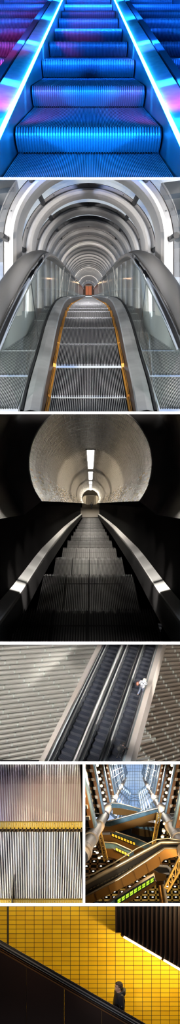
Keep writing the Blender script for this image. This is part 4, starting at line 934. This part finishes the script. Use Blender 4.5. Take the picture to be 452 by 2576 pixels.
# ================================================================ BAY 6: ATRIUM SEEN FROM BELOW
bay(1922.4, 2272, 214, 610)
E6 = Frame(338, 1918)
M_conc = mat('tan_concrete', (.74, .60, .46), .6, noise=.7, nscale=(1.5, 1.5, 1.5), c2=(.60, .47, .35)); M_col = mat('dark_clamp', (.16, .11, .08), .5)
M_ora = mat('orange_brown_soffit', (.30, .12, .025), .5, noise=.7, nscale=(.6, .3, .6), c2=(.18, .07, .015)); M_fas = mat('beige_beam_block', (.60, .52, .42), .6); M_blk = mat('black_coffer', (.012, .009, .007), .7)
M_disc = mat('round_lamp_glass', (1, .95, .85), .4, em=(1, .90, .66), es=6); M_ring = mat('lamp_reflector', (.75, .62, .42), .3, .6)
M_bronze = mat('bronze_cladding', (.58, .30, .09), .30, .85, noise=.9, nscale=(.5, .25, .8), c2=(.26, .12, .03)); M_bronzd = mat('dark_bronze', (.16, .075, .02), .4, .6)
M_ygrn = mat('yellow_green_machine_light', (.6, .9, .1), .4, em=(.50, .85, .04), es=.75); M_ylw = mat('yellow_machine_light', (.9, .7, .1), .4, em=(.9, .55, .03), es=.75)
M_truss = mat('yellow_painted_steel', (.70, .42, .08), .45); M_steel = mat('blue_grey_steel', (.20, .27, .36), .5); M_steel2 = mat('pale_blue_steel', (.55, .64, .72), .5)
M_gl6 = glass('curtain_glass', (.80, .91, .98), .10); M_rail6 = mat('worn_gold_rail', (.62, .52, .38), .3, .8); M_glb = mat('blue_balustrade_glass', (.25, .42, .52), .12, .2, noise=.9, nscale=(3, .5, 3), c2=(.02, .05, .06))
def q6(pts, t): return [P(x, y, t) for x, y in pts]
def plate(mb, pts, t, dt=.02, m=0, toward=True, mside=None):
    a = q6(pts, t); o = Vector(((338-226)/100*dt, B*dt, (1288-1918)/100*dt)) if toward else Vector((0, B*dt, 0))
    return mb.prism(a, [p+o for p in a], m, mside)
# two great tubular columns
for s in (-1, 1):
    r = thing('tubular_column', ['', 'long tan tubular column with dark clamps, ending by the bronze landing with blank round railings', 'long tan tubular column with dark clamps, rising from the lit lamps and glass landing'][s], 'column', E6(s*141, 244, 1.1))
    U, V = 141, 246; tt = [1.03, 1.3, 1.6, 2, 2.6, 3.4, 4.6, 6.2]
    MB().tube([E6(s*U, V, t) for t in tt], [.205]*len(tt), seg=18).build('shaft', M_conc, r, smooth=True)
    for t in (1.07, 1.26, 1.52, 1.82, 2.14, 2.48, 2.86, 3.3, 3.8, 4.4, 5.1):
        MB().tube([E6(s*U, V, t), E6(s*U, V, t+.035)], [.245, .245], seg=18).build('clamp', M_conc if t < 1.6 else M_col, r)
        MB().tube([E6(s*U, V, t+.036), E6(s*U, V, t+.05)], [.225, .225], seg=18).build('clamp_dark_ring', M_col, r)  # dark ring at the back of each clamp
        if t < 3: MB().bar(E6(s*U, V, t+.02), E6(s*(U+60), V-8, t+.02), .16, .3).build('bracket', M_fas if t > 1.2 else M_bronzd, r)
# gallery floors on both sides with round lamps in their coffers
W = 146
side_lab = {-1: 'beside the column nearest the round landing', 1: 'beside the column nearest the far picture edge'}
ords = ['nearest', 'second nearest', 'third nearest', 'fourth nearest']
for s in (-1, 1):
    for n, t in enumerate((1.08, 1.38, 1.76, 2.16)):
        def e(u, v, tt=t): return E6(s*(-u if False else u)+s*-.2*v, v, tt)
        rr = thing('gallery_floor', '%s brown gallery floor with round lamps, on the %s side' % (ords[n], 'outer picture-edge' if s > 0 else 'comb-step'), 'floor', e(W+60, 100))
        vmin, vmax = -110, 176
        mb = MB(); a = [e(W, vmin), e(W+260, vmin), e(W+260, vmax), e(W, vmax)]; b = [E6(s*(W-.0)-s*.2*vmin, vmin, t+.04), E6(s*(W+260)-s*.2*vmin, vmin, t+.04), E6(s*(W+260)-s*.2*vmax, vmax, t+.04), E6(s*W-s*.2*vmax, vmax, t+.04)]
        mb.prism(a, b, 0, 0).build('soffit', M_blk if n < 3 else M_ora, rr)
        # rim beam
        mb = MB(); mb.prism([e(W+(-1), vmin, t-.015), e(W+9, vmin, t-.015), e(W+9, vmax, t-.015), e(W-1, vmax, t-.015)], [e(W-1, vmin, t+.05), e(W+9, vmin, t+.05), e(W+9, vmax, t+.05), e(W-1, vmax, t+.05)]); mb.build('rim_beam', M_ora, rr)
        mb = MB(); mb.prism([e(W-7, vmin, t-.01), e(W-1.5, vmin, t-.01), e(W-1.5, vmax, t-.01), e(W-7, vmax, t-.01)], [e(W-7, vmin, t+.03), e(W-1.5, vmin, t+.03), e(W-1.5, vmax, t+.03), e(W-7, vmax, t+.03)]); mb.build('blue_glass_parapet', mat('blue_parapet', (.20, .30, .38), .2), rr)
        pit = 30
        for k in range(9):
            v = vmin+14+pit*k
            if v > vmax-4: break
            MB().prism([e(W+9, v, t-.02), e(W+250, v+4, t-.02), e(W+250, v+11, t-.02), e(W+9, v+8, t-.02)], [e(W+9, v, t+.01), e(W+250, v+4, t+.01), e(W+250, v+11, t+.01), e(W+9, v+8, t+.01)]).build('cross_beam', M_ora, rr)
            MB().prism([e(W+3, v-1, t-.03), e(W+12, v-1, t-.03), e(W+12, v+9, t-.03), e(W+3, v+9, t-.03)], [e(W+3, v-1, t-.0), e(W+12, v-1, t-.0), e(W+12, v+9, t-.0), e(W+3, v+9, t-.0)]).build('end_block', M_fas, rr)
            if n in (0, 1, 2):
                c = e(W+26+(6 if n < 2 else -6), v+19, t-.012); rad = .062*(1.0 if n < 2 else .8)
                mb = MB(); mb.tube([c, c+Vector((0, .12, 0))], [rad*1.5, rad*1.5], seg=14); o = mb.build('lamp_reflector', M_ring, rr); MB().tube([c-Vector((0, .03, 0)), c+Vector((0, .01, 0))], rad, seg=12).build('lamp_disc', M_disc, o)
        mb = MB(); mb.prism([e(W+62, vmin, t-.025), e(W+72, vmin, t-.025), e(W+72, vmax, t-.025), e(W+62, vmax, t-.025)], [e(W+62, vmin, t+.01), e(W+72, vmin, t+.01), e(W+72, vmax, t+.01), e(W+62, vmax, t+.01)]); mb.build('long_beam', M_ora, rr)
    # curtain wall above the galleries
    cw = thing('curtain_wall', 'blue glass curtain wall with dark mullions on the %s side of the atrium' % ('outer picture-edge' if s > 0 else 'comb-step'), 'window', E6(s*(W-10), 160, 2.4))
    def e(u, v, tt): return E6(s*u-s*.2*v, v, tt)
    mb = MB(); mb.grid([[e(W, -120, t), e(W, 0, t), e(W, 175, t)] for t in (2.2, 3, 4, 6.2)]); mb.build('glazing', M_gl6, cw)
    for i, t in enumerate((2.3, 2.62, 2.98, 3.38, 3.82, 4.3, 4.9, 5.5, 6.1)):
        MB().bar(e(W-2, -120, t), e(W-2, 178, t), .10 if i < 3 else .09, .10).build('mullion', M_steel, cw)
        if i < 5: MB().bar(e(W-2, -120, t+.10), e(W-2, 178, t+.10), .07, .1).build('mullion', M_steel2, cw)
    for k in range(8):
        v = -100+38*k; MB().bar(e(W-1, v, 2.2), e(W-1, v, 6.2), .05, .05).build('transom', M_steel2, cw)
    # inner lower glazing between the column and the landing
    MB().grid([[E6(s*128, 255, t), E6(s*20, 300, t)] for t in (2.0, 3, 4.4)]).build('glazing', M_gl6, cw)
    for i, t in enumerate((2.0, 2.3, 2.6, 3, 3.4, 3.9, 4.4)): MB().bar(E6(s*128, 250, t), E6(s*40, 330, t), .10, .1).build('mullion', M_steel, cw)
    for k in range(6): MB().bar(E6(s*(126-k*16), 255+12*k, 2.0), E6(s*(126-k*16), 255+12*k, 4.4), .07, .07).build('transom', M_steel2, cw)
# glass vault closing the top
gv = thing('glass_vault', 'bright gridded glass barrel roof at the top centre of the atrium', 'roof', P(338, 2040, 6.2))
MB().poly(q6([(316, 1915), (361, 1915), (366, 2050), (310, 2050)], 6.22)).build('glazing', M_gl6, gv)
for k in range(9): x0 = 316+45*k/8; x1 = 310+56*k/8; MB().bar(P(x0, 1915, 6.2), P(x1, 2050, 6.2), .035 if k % 2 else .06, .1).build('glazing_bar', M_steel2, gv)
for k in range(18): y = 1918+7.6*k; MB().tube([P(312+(338-312)*0, y+1.5, 6.19), P(326, y+.4, 6.19), P(338, y, 6.19), P(350, y+.4, 6.19), P(364, y+1.5, 6.19)],   .018 if k % 3 else .035, seg=5).build('glazing_bar', M_steel2, gv)
xb = thing('cross_truss', 'blue grey cross-braced truss spanning the glass roof', 'truss', P(338, 2016, 5.6))
for y in (1998, 2014): MB().bar(P(314, y, 5.6), P(362, y, 5.6), .10, .1).build('chord', M_steel2, xb)
MB().bar(P(316, 1999, 5.6), P(360, 2013, 5.6), .06, .06).build('brace', M_steel2, xb); MB().bar(P(316, 2013, 5.6), P(360, 1999, 5.6), .06, .06).build('brace', M_steel2, xb)
# coffered ceiling far below and behind the escalators
cc = thing('coffered_ceiling', 'dark coffered ceiling with a golden grid behind the escalators', 'ceiling', P(340, 2285, 2.5))
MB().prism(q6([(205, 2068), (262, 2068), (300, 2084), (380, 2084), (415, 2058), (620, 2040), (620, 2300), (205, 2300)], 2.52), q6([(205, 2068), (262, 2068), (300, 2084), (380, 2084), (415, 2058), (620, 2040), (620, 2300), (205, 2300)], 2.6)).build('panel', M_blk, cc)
for k in range(24): 
    x = 175+20*k; MB().bar(P(338+(x-338)*1.0, 2300, 2.5), P(338+(x-338)*.82, 2060 if abs(x-338) > 95 else 2160, 2.5), .11, .1).build('rib', M_truss if x > 320 else M_ora, cc)
for k in range(17):
    y = 2292-14*k*(1-.006*k); 
    if y > 2155: MB().bar(P(205, y, 2.5), P(600, y, 2.5), .11, .1).build('rib', M_truss if y > 2225 else M_ora, cc)
    else:
        MB().bar(P(205, y, 2.5), P(268, y, 2.5), .11, .1).build('rib', M_ora, cc); MB().bar(P(408, y, 2.5), P(600, y, 2.5), .11, .1).build('rib', M_ora, cc)
ORDN = ['first', 'second', 'third', 'fourth', 'fifth', 'sixth', 'seventh', 'eighth', 'ninth', 'tenth', 'eleventh', 'twelfth', 'thirteenth', 'fourteenth', 'fifteenth', 'sixteenth', 'seventeenth', 'eighteenth', 'nineteenth', 'twentieth']
rown = -1
for k in range(1, 17):
    made = 0
    y = 2292-14*k*(1-.006*k)+6
    for j in range(22):
        x = 338+(185+20*j-338)*(1-.18*(2300-y)/240)
        if (268 < x < 408 and y < 2160) or x < 214 or x > 520: continue
        if y < 2225 and (j+k) % 2: continue
        o = MB().sphere(P(x, y, 2.49), .05, 0, 8, (1.3, .6, .6)).build('downlight', M_disc, None, clip=False)
        if y > 2272 or y < 2068: bpy.data.objects.remove(o); continue
        if not made: rown += 1
        made += 1
        tag(o, 'small downlight in the %s coffer row from the bottom, %s from the grooved-step side' % (ORDN[rown], ORDN[made-1]), 'light', 'downlights in the coffered ceiling')
# larger wall lamps beside the columns
LAMPS = [(231, 2110, 3.6, 'big round lamp beside the column, topmost of four near the comb-step edge'), (237.5, 2128, 3.4, 'big round lamp second from top of the four under the first column'), (244, 2145, 3.2, 'big round lamp third from top of the four under the first column'), (249, 2158, 3, 'big round lamp lowest of the four under the first column'),
         (413, 2072, 3.2, 'round lamp topmost beside the yellow truss and second column'), (411, 2090, 3.6, 'large round lamp second from top beside the yellow truss'), (408, 2105, 3.4, 'round lamp third from top, just above the curved glass railing'), (436, 2112, 3.4, 'round lamp between the second column and the bronze escalator end'), (404, 2119, 3, 'round lamp lowest beside the yellow truss, by the curved rail')]
for x, y, r_, lb in LAMPS:
    o = thing('round_lamp', lb, 'light', P(x, y+r_, 1.55)); c = P(x, y, 1.55)
    q = MB(); q.tube([c, c+Vector((0, .2, 0))], [r_*.0215, r_*.015], seg=16); q.build('reflector', M_ring, o)
    q = MB(); q.sphere(c-Vector((0, .01, 0)), r_*.0135, 0, 12, (1.2, .5, .8)); q.build('lamp', M_disc, o)
def lattice(name, lb, p0, p1, p2, p3, t, n, wd=.09):
    "flat lattice truss between chords p0-p1 and p2-p3"
    r = thing(name, lb, 'truss', P(*p1, t)); f = lambda a, b, k: (a[0]+(b[0]-a[0])*k, a[1]+(b[1]-a[1])*k)
    MB().bar(P(*p0, t), P(*p1, t), wd, .15).build('chord', M_truss, r); MB().bar(P(*p2, t), P(*p3, t), wd, .15).build('chord', M_truss, r)
    for k in range(n):
        MB().bar(P(*f(p0, p1, k/n), t), P(*f(p2, p3, (k+.5)/n), t), wd*.6, .08).build('brace', M_truss, r); MB().bar(P(*f(p2, p3, (k+.5)/n), t), P(*f(p0, p1, (k+1)/n), t), wd*.6, .08).build('brace', M_truss, r)
    return r
lattice('lattice_truss', 'yellow lattice truss hanging beside the stacked bronze landings', (243, 2078), (262, 2166), (250, 2078), (270, 2162), 1.5, 7, .05)
lattice('lattice_truss', 'steep yellow lattice truss beside the glass landing and second column', (396, 2046), (383, 2124), (404, 2046), (389, 2124), 1.5, 8, .05)
lattice('lattice_truss', 'thick yellow lattice truss crossing the lower corner by the coffered ceiling', (458, 2140), (413, 2232), (462, 2172), (420, 2243), 1.2, 5, .05)
# zigzag escalators and landings, farthest first; each: underside polygon, then the glass side above it
def esc6(lb, t, under, glass_pts, rail_pts, light=None, name='escalator', cat='escalator', mu=None, dt=.10, lm=None, glm=None):
    r = thing(name, lb, cat, P(under[0][0], under[0][1], t))
    mb = MB(); plate(mb, under, t, dt, 0, True, 1); mb.build('underside_cladding', [mu or M_bronze, M_bronzd], r)
    if glass_pts: mb = MB(); plate(mb, glass_pts, t+.012, .004); mb.build('glass_side', glm or M_glb, r)
    for k, rp in enumerate(rail_pts): MB().tube(q6(rp[0], t+.008-.002*k), rp[1], seg=8).build('handrail', rp[2] if len(rp) > 2 else M_rail6, r, smooth=True)
    if light:
        (ax, ay), (bx, by), hh, n = light
        fr = MB(); plate(fr, [(ax, ay-1.5), (bx, by-1.5), (bx, by+hh+1), (ax, ay+hh+1)], t-.001, .002, 0, False); fr.build('machine_bay', M_blk, r)
        for k in range(n):
            f0 = k/n+.12/n; f1 = (k+1)/n-.12/n; x0, y0, x1, y1 = ax+(bx-ax)*f0, ay+(by-ay)*f0, ax+(bx-ax)*f1, ay+(by-ay)*f1
            for z0, z1, a_, b_ in ((.08, .40, 0, 1), (.62, .78, .0, 1)):
                xa, ya, xb, yb = x0+(x1-x0)*a_, y0+(y1-y0)*a_, x0+(x1-x0)*b_, y0+(y1-y0)*b_
                mb = MB(); plate(mb, [(xa, ya+hh*z0), (xb, yb+hh*z0), (xb-.5, yb+hh*z1), (xa+.3, ya+hh*z1)], t-.003, .002, 0, False); mb.build('machine_light', lm or M_ylw, r)
    return r
esc6('highest glass-sided bronze landing bridging below the glass roof', 1.95, [(283, 2032), (300, 2033), (346, 2042), (330, 2052), (296, 2050), (283, 2048)], [(280, 2021), (300, 2022), (352, 2036), (350, 2044), (300, 2033), (280, 2032)], [([(278, 2020), (300, 2021), (356, 2036)], .03)])
esc6('blue glass landing with a pale rail, in front of the second column top', 1.85, [(330, 2062), (352, 2066), (388, 2070), (392, 2080), (350, 2080), (330, 2072)], [(332, 2052), (395, 2030), (398, 2042), (334, 2062)], [([(318, 2062), (350, 2046), (398, 2034)], .03)])
esc6('bronze escalator crossing between the first column and the far landing, uppermost X arm', 1.72, [(252, 2078), (275, 2080), (330, 2064), (394, 2044), (397, 2064), (380, 2064), (335, 2082), (276, 2098), (254, 2096)], [(249, 2067), (272, 2068), (330, 2051), (392, 2037), (394, 2044), (330, 2064), (274, 2079), (250, 2077)], [([(246, 2064), (272, 2066), (330, 2050), (398, 2032)], .035), ([(250, 2078), (275, 2080), (330, 2064), (395, 2044)], .025)])
esc6('dark blue glazed landing deck with white railings in the middle of the atrium', 2.05, [(332, 2082), (370, 2088), (392, 2094), (394, 2104), (365, 2106), (330, 2096)], [(318, 2076), (345, 2074), (392, 2082), (394, 2094), (350, 2092), (322, 2084)], [([(312, 2078), (345, 2085), (392, 2094)], .03), ([(330, 2071), (392, 2084)], .02)])
esc6('bronze escalator with yellow machine lights descending under the uppermost X arm', 1.62, [(254, 2100), (276, 2100), (300, 2112), (340, 2126), (396, 2150), (380, 2160), (340, 2150), (300, 2130), (276, 2118), (256, 2118)], [(276, 2095), (300, 2094), (345, 2112), (400, 2136), (398, 2150), (340, 2126), (276, 2100)], [([(290, 2092), (345, 2110), (402, 2136)], .03), ([(278, 2100), (340, 2126), (390, 2148)], .03)], ((280, 2097), (340, 2121), 7, 8))
esc6('lower bronze escalator with yellow machine lights and a dark oval landing opening', 1.52, [(262, 2136), (284, 2136), (300, 2146), (330, 2160), (326, 2176), (296, 2162), (264, 2154)], [(262, 2120), (290, 2122), (330, 2140), (334, 2156), (300, 2144), (284, 2134), (262, 2134)], [([(260, 2118), (290, 2121), (334, 2141)], .03), ([(262, 2136), (284, 2136), (332, 2160)], .03)], ((290, 2133), (326, 2150), 7, 5))
esc6('bronze landing under the dark oval opening, lit green on one corner', 1.45, [(366, 2188), (376, 2184), (398, 2196), (418, 2200), (418, 2212), (412, 2216), (392, 2216), (388, 2208)], [(374, 2180), (382, 2177), (420, 2180), (427, 2185), (427, 2198), (404, 2199), (380, 2188)], [([(378, 2178), (384, 2176), (420, 2180), (427, 2187), (425, 2198), (402, 2200), (376, 2186)], .05, M_fas)], glm=M_blk)
esc6('escalator with bright green machine lights under the big bronze one', 1.35, [(262, 2296), (292, 2276), (390, 2214), (392, 2226), (320, 2272), (300, 2290)], [(262, 2280), (290, 2262), (386, 2203), (390, 2214), (292, 2276), (262, 2296)], [([(240, 2266), (290, 2238), (372, 2190)], .025), ([(262, 2298), (292, 2278), (391, 2215)], .05, M_bronze)], ((294, 2265), (387, 2207), 12, 9), lm=M_ygrn)
for p in (((330, 2272), (390, 2216)),): pass
# the big foreground escalator
fe = esc6('big foreground bronze escalator with gold rails climbing across the atrium', 1.12, [(205, 2262), (300, 2213), (368, 2169), (415, 2136), (462, 2136), (462, 2150), (412, 2162), (398, 2180), (330, 2222), (250, 2262), (205, 2286)], [(205, 2228), (300, 2181), (340, 2159), (408, 2121), (462, 2120), (462, 2134), (414, 2136), (368, 2166), (300, 2208), (205, 2258)],
          [([(205, 2226), (250, 2202), (300, 2176), (340, 2154), (404, 2119), (462, 2119)], .062), ([(205, 2264), (300, 2211), (368, 2166), (414, 2136), (462, 2135)], .062), ([(205, 2206), (232, 2200), (290, 2168), (345, 2134), (392, 2112), (420, 2109), (452, 2113)], .022, M_rail6)], glm=M_blk, dt=.05)
for k in range(22):
    x = 225+9*k; y = 2238-(x-225)*.535
    mb = MB(); plate(mb, [(x, y), (x+6, y-3.2), (x+6, y-1.6), (x, y+1.6)], 1.129, .002, 0, False); mb.build('step_edge', mat('dim_step_metal', (.10, .08, .05), .4), fe)
for k in range(6):
    x = 240+32*k; y = 2245-(x-240)*.56; MB().bar(P(x, y, 1.119), P(x+7, y+22, 1.119), .018, .012).build('panel_joint', M_bronzd, fe)
cb = thing('bronze_column', 'stout bronze column standing in the coffered ceiling corner', 'column', P(414, 2272, 1.5))
MB().tube([P(404, 2224, 1.5), P(412, 2275, 1.48), P(416, 2300, 1.47)], [.13, .16, .18], seg=18).build('shaft', M_bronze, cb, smooth=True)
MB().tube([P(402, 2214, 1.5), P(404, 2226, 1.5)], [.19, .15], seg=18).build('capital', M_bronzd, cb)
wb = thing('window_blind', 'small blue glass panel behind the foreground gold rail', 'window', P(328, 2160, 1.3)); MB().prism(q6([(324, 2146), (336, 2140), (336, 2158), (324, 2162)], 1.3), q6([(324, 2146), (336, 2140), (336, 2158), (324, 2162)], 1.31)).build('pane', mat('sky_blue_panel', (.25, .45, .7), .3), wb)
point('fill_atrium_glow', P(330, 2120, 1.5), 120, (1, .75, .4), .3)  # added warm fill points without fixtures
point('fill_atrium_glow', P(260, 2000, 1.06), 60, (1, .8, .5), .3)
point('fill_atrium_glow', P(420, 2000, 1.06), 60, (1, .8, .5), .3)
# ---------------------------------------------------------------- tidy: helper properties
for o in bpy.data.objects:
    if '_w' in o: del o['_w']
